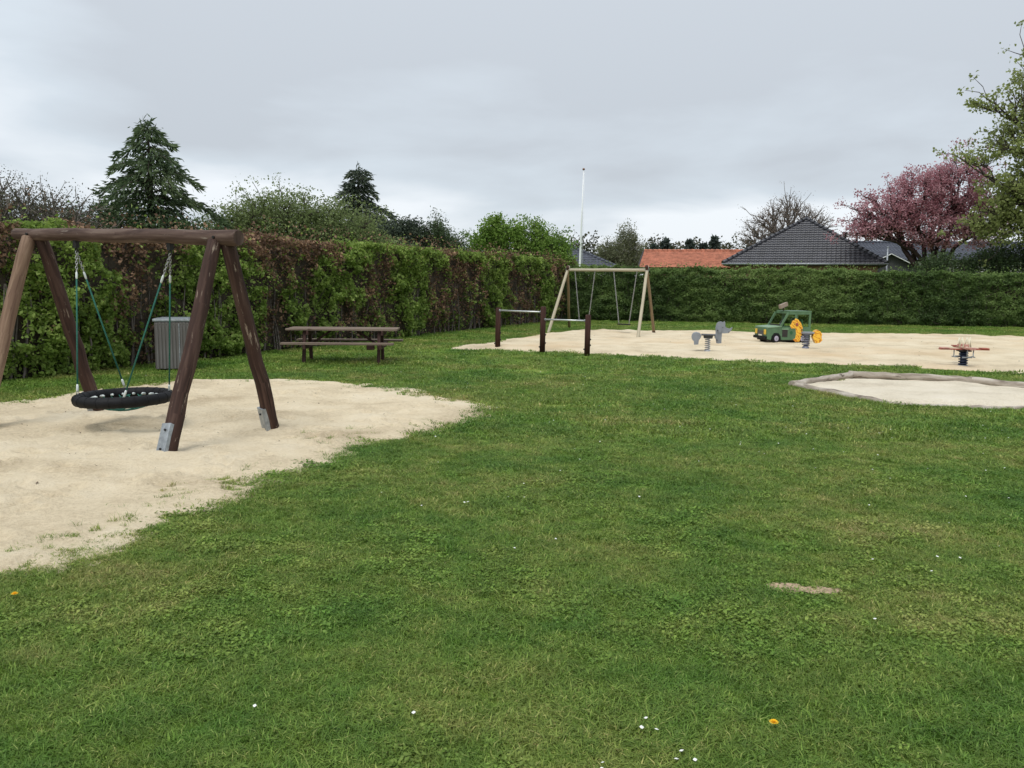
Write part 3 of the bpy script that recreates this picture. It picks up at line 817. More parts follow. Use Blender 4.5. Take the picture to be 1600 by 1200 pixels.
def kmeans(P, k, r, it=6):
    k = min(k, len(P))
    C = P[r.choice(len(P), k, replace=False)]
    for _ in range(it):
        lab = np.argmin(((P[:, None] - C[None]) ** 2).sum(2), 1)
        for j in range(k):
            if (lab == j).any(): C[j] = P[lab == j].mean(0)
    return lab, C
def skeleton(root, tips, ks, radii, r, pull=0.45, wob=0.06):
    """branch structure that reaches every tip: nested clusters of tips hang on shared limbs"""
    segs = []
    def curve(a, b, r0, r1, n):
        L = np.linalg.norm(b - a)
        pts = [a + (b - a) * t for t in np.linspace(0, 1, n + 1)]
        for i in range(1, n): pts[i] = pts[i] + r.normal(size=3) * L * wob + np.array([0, 0, L * .04])
        rr = np.linspace(r0, r1, n + 1)
        for i in range(n): segs.append(np.concatenate([pts[i], pts[i + 1], [rr[i], rr[i + 1]]]))
    def rec(base, P, lvl):
        if lvl == len(ks) or len(P) <= 2:
            for p in P: curve(base, p, radii[-2], radii[-1], 2)
            return
        lab, C = kmeans(P, ks[lvl], r)
        for j in range(len(C)):
            Q = P[lab == j]
            if not len(Q): continue
            end = base + (C[j] - base) * (1 - pull * .8)
            curve(base, end, radii[lvl], radii[lvl + 1], 3)
            rec(end, Q, lvl + 1)
    rec(np.array(root, float), tips, 0)
    return segs
def lobes_points(lobes, n, r, shell=0.55):
    """points in a union of ellipsoids, denser towards the skin"""
    vol = np.array([l[3] * l[4] * l[5] for l in lobes]) ** .8; out_ = []
    for l, c in zip(lobes, (vol / vol.sum() * n).astype(int)):
        d = r.normal(size=(c, 3)); d /= np.linalg.norm(d, axis=1)[:, None]
        rad = shell + (1 - shell) * r.uniform(0, 1, c) ** .6
        rad *= 1 + 0.22 * r.normal(size=c) * (r.uniform(0, 1, c) < .25)
        out_.append(np.array(l[:3]) + d * rad[:, None] * np.array(l[3:]))
    return np.concatenate(out_)
def tree(name, label, base, trunk_top, lobes, ntips, leaves, spread, size, leaf, bark, trunk_r=.16, ks=(6, 5, 4), twigs=None,
         seed=0, group=None, cat='tree', shell=.55, ratio=.65, droop=0.0, zmin=None, bw=.5, extra=0.0, twig_r=0.006):
    r = np.random.default_rng(seed)
    root = empty(name, base, 0, label, cat, group)
    b = np.array(base, float)
    tips = lobes_points(lobes, ntips, r, shell)
    if extra:   # long whips standing out of the crown
        k = r.choice(len(tips), int(extra), replace=False)
        cc = np.mean([l[:3] for l in lobes], 0)
        tips = np.concatenate([tips, tips[k] + (tips[k] - cc) * r.uniform(.12, .4, len(k))[:, None] + np.array([0, 0, .1])])
    if zmin is not None: tips = tips[tips[:, 2] > zmin]
    tt = np.array(trunk_top, float)
    segs = []
    pts = [b, b * .6 + tt * .4 + r.normal(size=3) * .05, tt]
    rr = [trunk_r * 1.25, trunk_r, trunk_r * .8]
    for i in range(2): segs.append(np.concatenate([pts[i] - b, pts[i + 1] - b, rr[i:i + 2]]))
    tk = tubes_object('trunk', segs, bark, root, 9)
    radii = [trunk_r * .7, trunk_r * .4, trunk_r * .2, max(trunk_r * .09, twig_r * 1.6), twig_r][-(len(ks) + 2):]
    sk = np.array(skeleton(tt, tips, ks, radii, r)); sk[:, :3] -= b; sk[:, 3:6] -= b
    tubes_object('branches', sk, bark, root, 4)['kind'] = 'stuff'
    if leaves:
        n = len(tips) * leaves
        C = np.repeat(tips, leaves, 0) + r.normal(size=(n, 3)) * spread * np.array([1, 1, .75])
        if droop: C[:, 2] -= np.abs(r.normal(size=n)) * droop
        if zmin is not None: C[:, 2] = np.maximum(C[:, 2], zmin)
        U, V_ = rand_axes(n, r, np.array([0, -.3, 1.0]), bw)
        L = size * r.uniform(.6, 1.35, n)
        T = np.repeat(r.normal(.5, .17, len(tips)), leaves) + r.normal(0, .16, n)
        leaf_object('crown', C - b, U, V_, L, L * ratio, T, leaf, root)
    return root
def conifer(name, label, base, h, width, z0, n_br, leaf, bark, seed, lean=0.0, power=.8, spray=.30, dens=34, group=None, droop=.35, lw=.2):
    r = np.random.default_rng(seed)
    root = empty(name, base, 0, label, 'tree', group)
    tubes_object('trunk', [np.array([0, 0, 0, lean * .5, 0, h * .5, .2, .13]), np.array([lean * .5, 0, h * .5, lean, 0, h * .97, .13, .02])], bark, root, 8)
    segs = []; C = []; U = []; tint = []
    for i in range(n_br):
        f = (i + r.uniform()) / n_br; z = z0 + (h - z0) * f ** 1.05
        a = i * 2.4 + r.uniform(-.5, .5)
        prof = (1 - f) ** power
        Lb = (width * prof + .16) * r.uniform(.42, 1.25) * (1 + .20 * math.sin(a * 3 + z * 2.3 + seed))
        d = np.array([math.cos(a), math.sin(a), 0])
        rise = .38 if f > .5 else .22
        x0 = np.array([lean * z / h, 0, z]); prev = x0
        bt = r.normal(.5, .15)
        for k in range(1, 7):
            t = k / 6
            p = x0 + d * Lb * t + np.array([0, 0, Lb * (rise * t - droop * t ** 2.2 * 1.6)])
            segs.append(np.concatenate([prev, p, [.03 * (1 - t) + .008, .03 * (1 - t - 1 / 6) + .006 + .005]]))
            m = max(3, int(dens * Lb / 6 * (0.6 + t)))
            q = prev + (p - prev) * r.uniform(0, 1, m)[:, None]
            side = np.cross(d, [0, 0, 1.]); s_ = r.normal(0, .13 + .18 * (1 - t) * Lb, m)
            q = q + side[None] * s_[:, None] + np.array([0, 0, 1.]) * (r.normal(0, .05, m) - .10 * np.abs(s_))[:, None]
            dirs = d[None] * r.uniform(.4, 1.1, m)[:, None] + side[None] * (np.sign(s_) * r.uniform(0, .9, m))[:, None] + np.array([0, 0, 1.])[None] * r.uniform(-1.1, .15, m)[:, None]
            C.append(q); U.append(dirs); tint.append(np.clip(bt + r.normal(0, .16, m) + .12 * t, 0, 1)); prev = p
    # leader
    m = 60; q = np.array([lean, 0, h * .97])[None] + r.normal(size=(m, 3)) * [.1, .1, .16]; C.append(q); U.append(r.normal(size=(m, 3)) + [0, 0, .4]); tint.append(r.uniform(.3, .7, m))
    C = np.concatenate(C); U = np.concatenate(U); U /= np.linalg.norm(U, axis=1)[:, None]; tint = np.concatenate(tint)
    t = r.normal(size=U.shape); V_ = np.cross(U, t); V_ /= np.linalg.norm(V_, axis=1)[:, None]
    n = len(C); L = spray * r.uniform(.6, 1.4, n)
    leaf_object('crown', C + U * (L * .4)[:, None], U, V_, L, L * lw * r.uniform(.7, 1.4, n), tint, leaf, root)
    tubes_object('branches', segs, bark, root, 4)['kind'] = 'stuff'
    return root

# ------------------------------------------------------------------ the long left hedge
HLEN = 31.0; HS0 = -6.5
GREEN_BUSHES = [(1.3, 1.0, 1.30, 1.35), (1.05, 2.6, .45, .35), (5.2, 1.25, 1.35, 1.35), (4.6, 2.4, .5, .3), (9.4, 1.3, .55, 1.1), (10.6, 1.9, .55, .8), (8.0, .9, .35, .5),
                (11.4, 2.6, .9, .35), (13.9, 1.5, 1.05, 1.5), (15.4, 2.5, 1.0, .4), (18.4, 2.75, 1.2, .25), (20.8, 1.4, 1.2, 1.5), (24.5, 2.6, 2.0, .4), (26.5, 1.2, .9, 1.0), (-3.2, 1.3, 1.4, 1.3)]
def hedge_mix(s, z):
    """share of fresh green leaf: plants already in leaf stand between plants that keep last year's brown leaf"""
    g = np.full(np.shape(s), .22) + .06 * (s > 8)
    for (cs, cz, rs, rz) in GREEN_BUSHES:
        d = np.sqrt(((s - cs) / rs) ** 2 + ((z - cz) / rz) ** 2)
        g = np.maximum(g, .95 - .9 * np.clip(d - .72, 0, 1) * 1.4)
    return g
def hedge_bulge(s):
    return .30 * np.exp(-((s - 1.3) / 1.1) ** 2) + .12 * np.exp(-((s - 5.2) / 1.2) ** 2) + .12 * np.exp(-((s - 13.8) / 1.0) ** 2) - .15 * np.exp(-((s - 3.3) / .5) ** 2)
def hedge_height(s):
    return np.interp(s, [-8, 0, 4, 14, 27, 31], [2.62, 2.64, 2.72, 2.88, 2.92, 2.92])
def left_hedge():
    r = np.random.default_rng(101)
    root = empty('beech_hedge', (float(HA[0]), float(HA[1]), 0), 0, 'tall clipped beech hedge in mixed green and brown leaf along the left', 'hedge')
    n = 250000
    # leaf density follows how near the hedge is
    u = r.uniform(0, 1, n); s = HS0 + (HLEN - HS0) * u ** 1.35
    H = hedge_height(s)
    part = r.uniform(0, 1, n)
    front = part < .80
    z = np.where(front, r.uniform(0.02, 1.0, n) * H, H)
    dep = np.where(front, 0.0, -r.uniform(0, 1.2, n))
    lump = .30 * vnoise(s, z, .8, 61) + .34 * vnoise(s, z, .34, 62) + .20 * vnoise(s, z, .15, 64)
    dep = dep + np.where(front, hedge_bulge(s) + lump - np.abs(r.normal(0, .13, n)), 0)
    dep = dep - np.where(front, .28 * np.clip((z - H + .35) / .35, 0, 1) ** 2, 0)
    dep = dep - np.where(front, .14 * np.clip((.5 - z) / .5, 0, 1), 0)
    topl = .22 * vnoise(s, dep, .9, 65) + .18 * vnoise(s, dep, .3, 66)
    z = np.where(front, z, H + topl - np.abs(r.normal(0, .1, n)))
    z = z + (r.uniform(0, 1, n) < .05) * (~front) * r.uniform(.05, .40, n) * (1 + 1.2 * vnoise(s, dep, .5, 75))
    g = hedge_mix(s + .5 * vnoise(s, z, .7, 67) + .25 * vnoise(s, z, .3, 68), z) + .42 * vnoise(s, z, .55, 69) + .3 * vnoise(s, z, .2, 70)
    green = r.uniform(0, 1, n) < np.clip((g - .5) * 2.2 + .5, .04, .97)
    # brown stretches are thin: inner twigs show
    keep = green | (r.uniform(0, 1, n) < .34 + .45 * np.clip((z - 2.0) / .6, 0, 1))
    hole = vnoise(s, z, .42, 73) + .8 * vnoise(s, z, .17, 74)
    keep &= ~(front & (z < .45) & ~green & (r.uniform(0, 1, n) < .6))
    keep &= ~(front & (hole < -.17) & (r.uniform(0, 1, n) < .86))
    s, z, dep, green = s[keep], z[keep], dep[keep], green[keep]; n = len(s)
    P = np.stack([HD[0] * s + HN[0] * dep, HD[1] * s + HN[1] * dep, z], 1)
    nb = np.array([HN[0] * .6, HN[1] * .6, .8])
    U, V_ = rand_axes(n, r, nb, .8)
    L = (.042 + .095 * r.beta(1.6, 2.4, n)) * (1 + .010 * np.clip(s, 0, 30)) * np.where(green, 1, .85)
    T = np.clip(.46 + .45 * vnoise(s, z, .5, 71) + .45 * vnoise(s, z, .16, 72) + r.normal(0, .25, n), 0, 1)
    for nm, k, mt in (('green_leaves', green, M['leaf_hedge']), ('brown_leaves', ~green, M['leaf_brown'])):
        leaf_object(nm, P[k], U[k], V_[k], L[k], L[k] * .68, T[k], mt, root)
    # inner mass of twigs and stems
    m = 9000; s2 = r.uniform(HS0, HLEN, m); H2 = hedge_height(s2); d2 = -r.uniform(.05, .8, m); z2 = r.uniform(0, 1, m) * (H2 - .3)
    a = np.stack([HD[0] * s2 + HN[0] * d2, HD[1] * s2 + HN[1] * d2, z2], 1)
    dv = r.normal(size=(m, 3)) * [.18, .18, .25] + np.array([HN[0] * .1, HN[1] * .1, .2])
    tubes_object('twigs', np.concatenate([a, a + dv, np.full((m, 1), .008), np.full((m, 1), .003)], 1), M['bark'], root, 3)['kind'] = 'stuff'
    m = 150; s3 = np.sort(r.uniform(HS0, HLEN, m)); d3 = hedge_bulge(s3) * .7 - r.uniform(.10, .22, m)
    st = []
    for s0, d0 in zip(s3, d3):
        p = np.array([HD[0] * s0 + HN[0] * d0, HD[1] * s0 + HN[1] * d0, -.02])
        for j in range(3):
            q = p + np.array([r.normal(0, .05), r.normal(0, .05), .55]); rr0 = .024 * (1 - j * .28)
            st.append(np.concatenate([p, q, [rr0, rr0 * .75]])); p = q
    tubes_object('stems', st, M['bark_grey'], root, 6)['kind'] = 'stuff'
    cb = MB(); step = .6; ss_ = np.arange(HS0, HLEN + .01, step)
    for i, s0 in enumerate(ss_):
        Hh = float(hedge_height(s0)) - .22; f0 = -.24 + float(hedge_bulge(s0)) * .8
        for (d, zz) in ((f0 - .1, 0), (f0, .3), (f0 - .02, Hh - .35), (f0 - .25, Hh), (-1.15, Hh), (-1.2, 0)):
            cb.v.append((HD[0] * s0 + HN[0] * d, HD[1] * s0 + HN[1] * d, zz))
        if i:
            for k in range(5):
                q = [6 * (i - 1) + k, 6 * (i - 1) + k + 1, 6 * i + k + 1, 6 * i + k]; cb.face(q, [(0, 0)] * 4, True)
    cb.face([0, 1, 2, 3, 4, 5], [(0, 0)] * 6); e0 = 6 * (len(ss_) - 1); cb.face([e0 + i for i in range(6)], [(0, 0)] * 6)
    cb.build('shaded_core', M['hedge_core'], root)  # dark solid filler standing in for the shaded inside
left_hedge()

# ------------------------------------------------------------------ the hedge across the back
RA, RB = np.array([2.2, 40.6]), np.array([31.0, 36.6])
RD = (RB - RA) / np.linalg.norm(RB - RA); RN = np.array([RD[1], -RD[0]])
def right_hedge():
    r = np.random.default_rng(103)
    root = empty('privet_hedge', (float(RA[0]), float(RA[1]), 0), 0, 'dark green clipped hedge running across the back behind the sand', 'hedge')
    LEN = float(np.linalg.norm(RB - RA))
    n = 190000
    s = r.uniform(-.8, LEN, n); H = 2.58 - .010 * s + .10 * np.exp(-((s - 11.5) / 1.1) ** 2)
    part = r.uniform(0, 1, n); front = part < .82
    z = np.where(front, r.uniform(.0, 1, n) * H, H)
    dep = np.where(front, .22 * vnoise(s, z, .9, 81) + .24 * vnoise(s, z * 1.6, .34, 82) - np.abs(r.normal(0, .1, n)), -r.uniform(0, 1.0, n))
    dep = dep - np.where(front, .3 * np.clip((z - H + .3) / .3, 0, 1) ** 2 + .2 * np.clip((.35 - z) / .35, 0, 1), 0)
    z = np.where(front, z, H + .26 * vnoise(s, dep, 1.1, 83) + .26 * vnoise(s, dep, .28, 84) - np.abs(r.normal(0, .07, n)) + (r.uniform(0, 1, n) < .05) * r.uniform(0, .3, n))
    thin = vnoise(s, z, 1.0, 85) + .5 * vnoise(s, z, .3, 86)
    k = ~((thin > .36) & (r.uniform(0, 1, n) < .6))
    s, z, dep = s[k], z[k], dep[k]; n = len(s)
    P = np.stack([RD[0] * s + RN[0] * dep, RD[1] * s + RN[1] * dep, z], 1)
    U, V_ = rand_axes(n, r, np.array([RN[0], RN[1], .6]), .8)
    L = r.uniform(.06, .12, n)
    T = .42 + .7 * vnoise(s, z * .25, 2.3, 89) + .7 * vnoise(s, z, 1.2, 87) + .6 * vnoise(s, z * 1.5, .3, 88) + r.normal(0, .14, n) + .22 * np.clip((z - 2.1) / .4, 0, 1)  # last term paints skylight: leaves get a paler tint near the top
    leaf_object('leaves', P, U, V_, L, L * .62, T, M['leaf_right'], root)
    m = 3500; s2 = r.uniform(-.6, LEN, m); d2 = -r.uniform(.05, .6, m); z2 = r.uniform(0, 2.2, m)
    a = np.stack([RD[0] * s2 + RN[0] * d2, RD[1] * s2 + RN[1] * d2, z2], 1)
    dv = r.normal(size=(m, 3)) * [.15, .15, .25] + np.array([0, -.08, .2])
    tubes_object('twigs', np.concatenate([a, a + dv, np.full((m, 1), .012), np.full((m, 1), .005)], 1), M['bark'], root, 3)['kind'] = 'stuff'
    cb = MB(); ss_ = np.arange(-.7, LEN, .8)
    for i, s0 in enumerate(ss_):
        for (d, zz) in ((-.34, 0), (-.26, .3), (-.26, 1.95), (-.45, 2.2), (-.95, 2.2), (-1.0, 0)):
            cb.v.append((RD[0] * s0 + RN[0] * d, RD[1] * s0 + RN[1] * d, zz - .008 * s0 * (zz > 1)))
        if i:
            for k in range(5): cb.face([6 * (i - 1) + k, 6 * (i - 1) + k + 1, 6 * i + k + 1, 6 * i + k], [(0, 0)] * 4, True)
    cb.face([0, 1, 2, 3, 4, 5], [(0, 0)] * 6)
    cb.build('shaded_core', M['hedge_core'], root)
right_hedge()

# ------------------------------------------------------------------ trees behind the left hedge
conifer('cypress_tree', 'tall dark drooping conifer behind the swing beam', (-10.75, 25.0, 0), 6.3, 2.75, .6, 84, M['leaf_conifer'], M['bark'], 17, .0, .78, .22, 150, droop=.40)
conifer('cypress_tree', 'smaller dark conifer with broken crown above the hedge middle', (-6.15, 34.0, 0), 6.25, 1.65, 1.5, 62, M['leaf_conifer2'], M['bark'], 8, -.1, .60, .22, 190, droop=.40)
tree('leafless_shrub', 'nearly leafless grey thorn bush at the far left', (-12.2, 20.0, 0), (-12.2, 20.0, 1.0),
     [(-13.4, 20.3, 2.9, 1.9, 1.2, 1.35), (-11.1, 20.0, 2.65, 1.5, 1.2, 1.2), (-12.2, 20.2, 3.1, 1.6, 1.2, 1.05)], 3200, 7, .10, .05, M['leaf_olive'], M['bark_grey'], .12, (8, 7, 6), seed=21, cat='bush', shell=.25, extra=160, twig_r=.006)
tree('hawthorn_tree', 'wide airy grey-green tree in small new leaf behind the hedge', (-7.3, 27.2, 0), (-7.3, 27.2, 1.3),
     [(-8.4, 27.2, 3.2, 1.5, 1.4, 1.15), (-7.3, 27.0, 3.45, 1.5, 1.4, 1.2), (-6.0, 27.3, 3.25, 1.4, 1.3, 1.15), (-5.0, 27.6, 2.8, .9, 1.0, 1.0), (-9.3, 27.4, 2.7, .8, 1, .9)], 1500, 34, .16, .072, M['leaf_haw'], M['bark'], .14, (8, 6, 5), seed=22, shell=.3, extra=170)
tree('laurel_bush', 'dark green shrub hugging the left foot of the tall conifer', (-12.1, 23.6, 0), (-12.1, 23.6, 1.0),
     [(-12.1, 23.6, 2.7, .9, .8, 1.0), (-11.4, 23.7, 2.9, .8, .8, 1.0)], 300, 34, .16, .08, M['leaf_ivy'], M['bark'], .09, (6, 5, 4), seed=28, cat='bush', shell=.4, extra=20)
tree('laurel_bush', 'dark green shrub between the tall conifer and the airy tree', (-9.3, 24.2, 0), (-9.3, 24.2, 1.0),
     [(-9.7, 24.2, 2.6, .9, .8, 1.0), (-8.9, 24.3, 2.5, .8, .8, .8)], 300, 34, .16, .08, M['leaf_ivy'], M['bark'], .09, (6, 5, 4), seed=29, cat='bush', shell=.4, extra=20)
tree('elder_bush', 'dark green shrub between the small conifer and the ivy mound', (-4.9, 32.6, 0), (-4.9, 32.6, 1.4),
     [(-5.1, 32.6, 3.2, .95, .9, 1.05), (-4.2, 32.8, 3.3, .75, .8, .85)], 420, 52, .17, .09, M['leaf_conifer2'], M['bark'], .09, (6, 5, 4), seed=23, cat='bush', shell=.4, extra=20)
tree('ivy_mound', 'dark ivy-grown stump with drooping tendrils left of the bright bush', (-3.1, 33.2, 0), (-3.1, 33.2, 1.8),
     [(-3.1, 33.2, 3.4, .75, .8, 1.0), (-2.5, 33.3, 2.9, .7, .8, .85), (-3.7, 33.3, 3.1, .5, .8, .7)], 420, 56, .15, .09, M['leaf_ivy'], M['bark'], .16, (6, 5, 4), seed=24, cat='bush', shell=.45, droop=.25, extra=26, ratio=.4)
tree('maple_bush', 'tallest bright green leafy bush at the end of the left hedge', (-.75, 41.2, 0), (-.75, 41.2, 1.6),
     [(-.95, 41.2, 4.15, .62, .7, .95), (-1.3, 41.3, 3.35, 1.0, .9, .95), (-.2, 41.3, 3.5, .85, .9, 1.1)], 420, 34, .16, .125, M['leaf_bright'], M['bark'], .12, (6, 5, 4), seed=25, cat='bush', shell=.5, extra=24)
tree('maple_bush', 'rounded green bush with bare tips next to the flagpole', (1.3, 42.0, 0), (1.3, 42.0, 1.5),
     [(.9, 42.0, 3.7, .95, .9, 1.1), (1.9, 42.0, 3.3, .9, .9, 1.05), (1.2, 41.6, 2.7, 1.3, .9, 1.2), (2.3, 41.6, 2.4, .7, .9, 1.2)], 560, 34, .16, .115, M['leaf_bright'], M['bark'], .12, (6, 5, 4), seed=26, cat='bush', shell=.5, extra=60)
tree('elder_bush', 'low dark shrub behind the middle of the left hedge', (-5.6, 29.5, 0), (-5.6, 29.5, 1.2),
     [(-5.6, 29.6, 2.75, 1.2, .9, .75), (-4.6, 30.2, 2.6, 1.0, .9, .7)], 280, 30, .17, .1, M['leaf_haw'], M['bark'], .09, (6, 5, 4), seed=27, cat='bush', shell=.4)

# ------------------------------------------------------------------ trees behind the right hedge
tree('birch_tree', 'pale green birch beside the orange roof', (10.1, 75, 0), (10.1, 75, 3.2),
     [(10.15, 75, 5.9, .9, .9, 1.75), (9.7, 75, 4.6, 1.2, 1.2, 1.5), (10.9, 75, 4.6, .9, 1, 1.4)], 340, 30, .24, .13, M['leaf_birch'], M['bark_birch'], .15, (6, 5, 4), seed=31, droop=.4, shell=.3, extra=30, twig_r=.012)
tree('birch_tree', 'smaller bushy grey-green birch left of the taller one', (8.3, 74, 0), (8.3, 74, 2.2),
     [(8.3, 74, 4.1, 1.0, 1, 1.6), (7.6, 74, 3.4, .8, 1, 1.1), (9.3, 74, 3.4, 1, 1, 1.2)], 280, 28, .24, .12, M['leaf_birch'], M['bark'], .12, (6, 5, 4), seed=32, shell=.3, extra=40, twig_r=.012)
tree('bare_tree', 'bare grey budding tree rising behind the charcoal roof', (20.2, 62, 0), (20.2, 62, 2.8),
     [(18.4, 62, 5.5, 1.8, 1.6, 1.9), (20.2, 62, 6.4, 2.2, 1.8, 2.2), (22.2, 62, 5.7, 1.7, 1.6, 1.9)], 2000, 5, .16, .08, M['leaf_bud'], M['bark_grey'], .26, (9, 7, 6), seed=33, shell=.3, extra=60, twig_r=.010)
tree('cherry_tree', 'pink blossoming cherry tree above the back hedge', (23.3, 46, 0), (23.3, 46, 2.3),
     [(20.2, 46, 5.7, 1.8, 1.5, 1.25), (22.0, 46, 6.8, 1.7, 1.6, 1.5), (24.2, 46.2, 7.2, 1.8, 1.6, 1.6), (22.5, 45.5, 5.0, 2.2, 1.5, 1.1), (25.4, 46.2, 5.6, 1.7, 1.5, 1.6), (19.2, 46, 4.9, .9, .9, .6)], 1100, 30, .17, .105, M['leaf_pink'], M['bark_red'], .24, (8, 6, 5), seed=34, shell=.4, extra=90, ratio=.8, twig_r=.009)
tree('maple_tree', 'large yellow-green maple reaching in from the right edge', (28.2, 41.5, 0), (28.0, 41.5, 4.0),
     [(25.2, 41, 6.2, 2.1, 1.8, 1.6), (24.9, 41, 8.9, 2.2, 2.0, 1.8), (26.2, 41, 11.5, 2.6, 2.2, 2.2), (28.5, 41.5, 9.5, 3.2, 2.6, 4.2), (24.1, 40.8, 4.8, 1.8, 1.2, 1.0), (26.5, 40.8, 5.2, 2.2, 1.4, 1.8), (22.6, 41, 10.6, .9, .8, .45), (22.4, 41, 8.1, .9, .8, .5), (23.6, 40.6, 6.6, 1.4, .8, .8), (22.8, 40.5, 5.3, 1.2, .7, .9), (24.6, 40.4, 5.6, 1.6, .7, 1.3)], 2100, 16, .15, .15, M['leaf_maple'], M['bark'], .3, (9, 6, 6), seed=35, shell=.4, extra=200, twig_r=.009, ratio=.8)
tree('yew_bush', 'dark evergreen shrub under the cherry above the hedge', (22.6, 42.5, 0), (22.6, 42.5, 1.0),
     [(22.0, 42.5, 2.6, 1.6, .9, .85), (24.2, 42.5, 2.8, 1.5, .9, .95)], 320, 36, .18, .1, M['leaf_ivy'], M['bark'], .1, (6, 5, 4), seed=36, cat='bush', shell=.45)
tree('yew_bush', 'broad dark evergreen at the right edge under the maple', (26.2, 42.8, 0), (26.2, 42.8, 1.2),
     [(25.6, 42.8, 3.0, 1.7, .9, 1.3), (27.6, 42.8, 3.2, 1.6, .9, 1.5)], 340, 36, .2, .11, M['leaf_ivy'], M['bark'], .1, (6, 5, 4), seed=37, cat='bush', shell=.45)
# the dark wood on the skyline: single crowns can be told apart
fr_ = np.random.default_rng(40)
far_spec = [(26.8, 9.3, 'leftmost spruce on the skyline above the orange roof'), (29.0, 10.3, 'pointed spruce second from left above the orange roof'), (33.6, 10.3, 'slim spruce left of the tallest skyline spruce'),
            (36.2, 9.7, 'short spruce between the two tallest skyline ones'), (38.3, 11.0, 'tallest dark spruce on the skyline above the orange roof'), (45.2, 9.7, 'dark spruce on the skyline towards the charcoal roof'), (50.5, 9.7, 'rightmost dark skyline spruce next to the charcoal roof')]
for i, (x, h, lab) in enumerate(far_spec):
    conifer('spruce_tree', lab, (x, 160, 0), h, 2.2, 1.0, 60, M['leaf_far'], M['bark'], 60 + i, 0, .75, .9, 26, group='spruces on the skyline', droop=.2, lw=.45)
# blurred belt of woodland further off
lob = []
for i in range(40):
    x = 10 + i * 2.0; lob.append((x, 190 + fr_.uniform(-6, 6), 7.2, 2.2, 2.2, 5.0 + fr_.uniform(-1.2, 1.5)))
tp = lobes_points(lob, 3600, fr_, .5)
n = len(tp) * 8; C = np.repeat(tp, 8, 0) + fr_.normal(size=(n, 3)) * .5
U, V_ = rand_axes(n, fr_, np.array([0, -.3, 1.]), .4); L = fr_.uniform(.35, .8, n)
tag(leaf_object('far_woodland', C, U, V_, L, L * .7, fr_.normal(.45, .2, n), M['leaf_olive']), 'low belt of far woodland along the horizon', 'woodland', kind='stuff')
# ------------------------------------------------------------------ houses beyond the hedges
def tile_face(mb, p0, e, u, length, width_at, row=.30, tw=.25, amp=.018, step=.035):
    """pantiles: every course is a corrugated strip that laps over the one below"""
    p0, e, u = Vector(p0), Vector(e).normalized(), Vector(u).normalized()
    nrm = e.cross(u).normalized()
    if nrm.z < 0: nrm = -nrm
    rows = int(length / row)
    for r_ in range(rows + 1):
        b0, b1 = r_ * row, min((r_ + 1) * row, length)
        if b1 - b0 < .02: continue
        (l0, r0), (l1, r1) = width_at(b0), width_at(b1)
        lo, hi_ = min(l0, l1), max(r0, r1)
        cols = max(2, int((hi_ - lo) / (tw / 4)))
        base = len(mb.v)
        for i in range(cols + 1):
            a = lo + (hi_ - lo) * i / cols
            w = amp * math.sin(a / tw * 2 * math.pi)
            for (bb, l, rr, h) in ((b0 - .03, l0, r0, w + step), (b1, l1, r1, w)):
                mb.v.append(tuple(p0 + e * min(max(a, l), rr) + u * bb + nrm * h))
        for i in range(cols):
            q = base + 2 * i
            mb.face([q, q + 2, q + 3, q + 1], [(0, 0)] * 4, True)
        for i in range(cols):      # front lip of the course
            q = base + 2 * i
            k = len(mb.v)
            mb.v += [tuple(Vector(mb.v[q]) - nrm * step), tuple(Vector(mb.v[q + 2]) - nrm * step)]
            mb.face([k, k + 1, q + 2, q], [(0, 0)] * 4)
def window(root, x0, x1, z0, z1, y):
    f = MB()
    t = .07
    for (c, s) in ((((x0 + x1) / 2, y, z0), (x1 - x0 + t, .09, t)), (((x0 + x1) / 2, y, z1), (x1 - x0 + t, .09, t)),
                   ((x0, y, (z0 + z1) / 2), (t, .085, z1 - z0 - t)), ((x1, y, (z0 + z1) / 2), (t, .085, z1 - z0 - t)), (((x0 + x1) / 2, y, (z0 + z1) / 2), (t * .8, .08, z1 - z0 - t))):
        f.box(c, s)
    w = f.build('window', M['white_trim'], root)
    MB().box(((x0 + x1) / 2, y + .02, (z0 + z1) / 2), (x1 - x0 - .02, .02, z1 - z0 - .02)).build('pane', M['glass'], w)
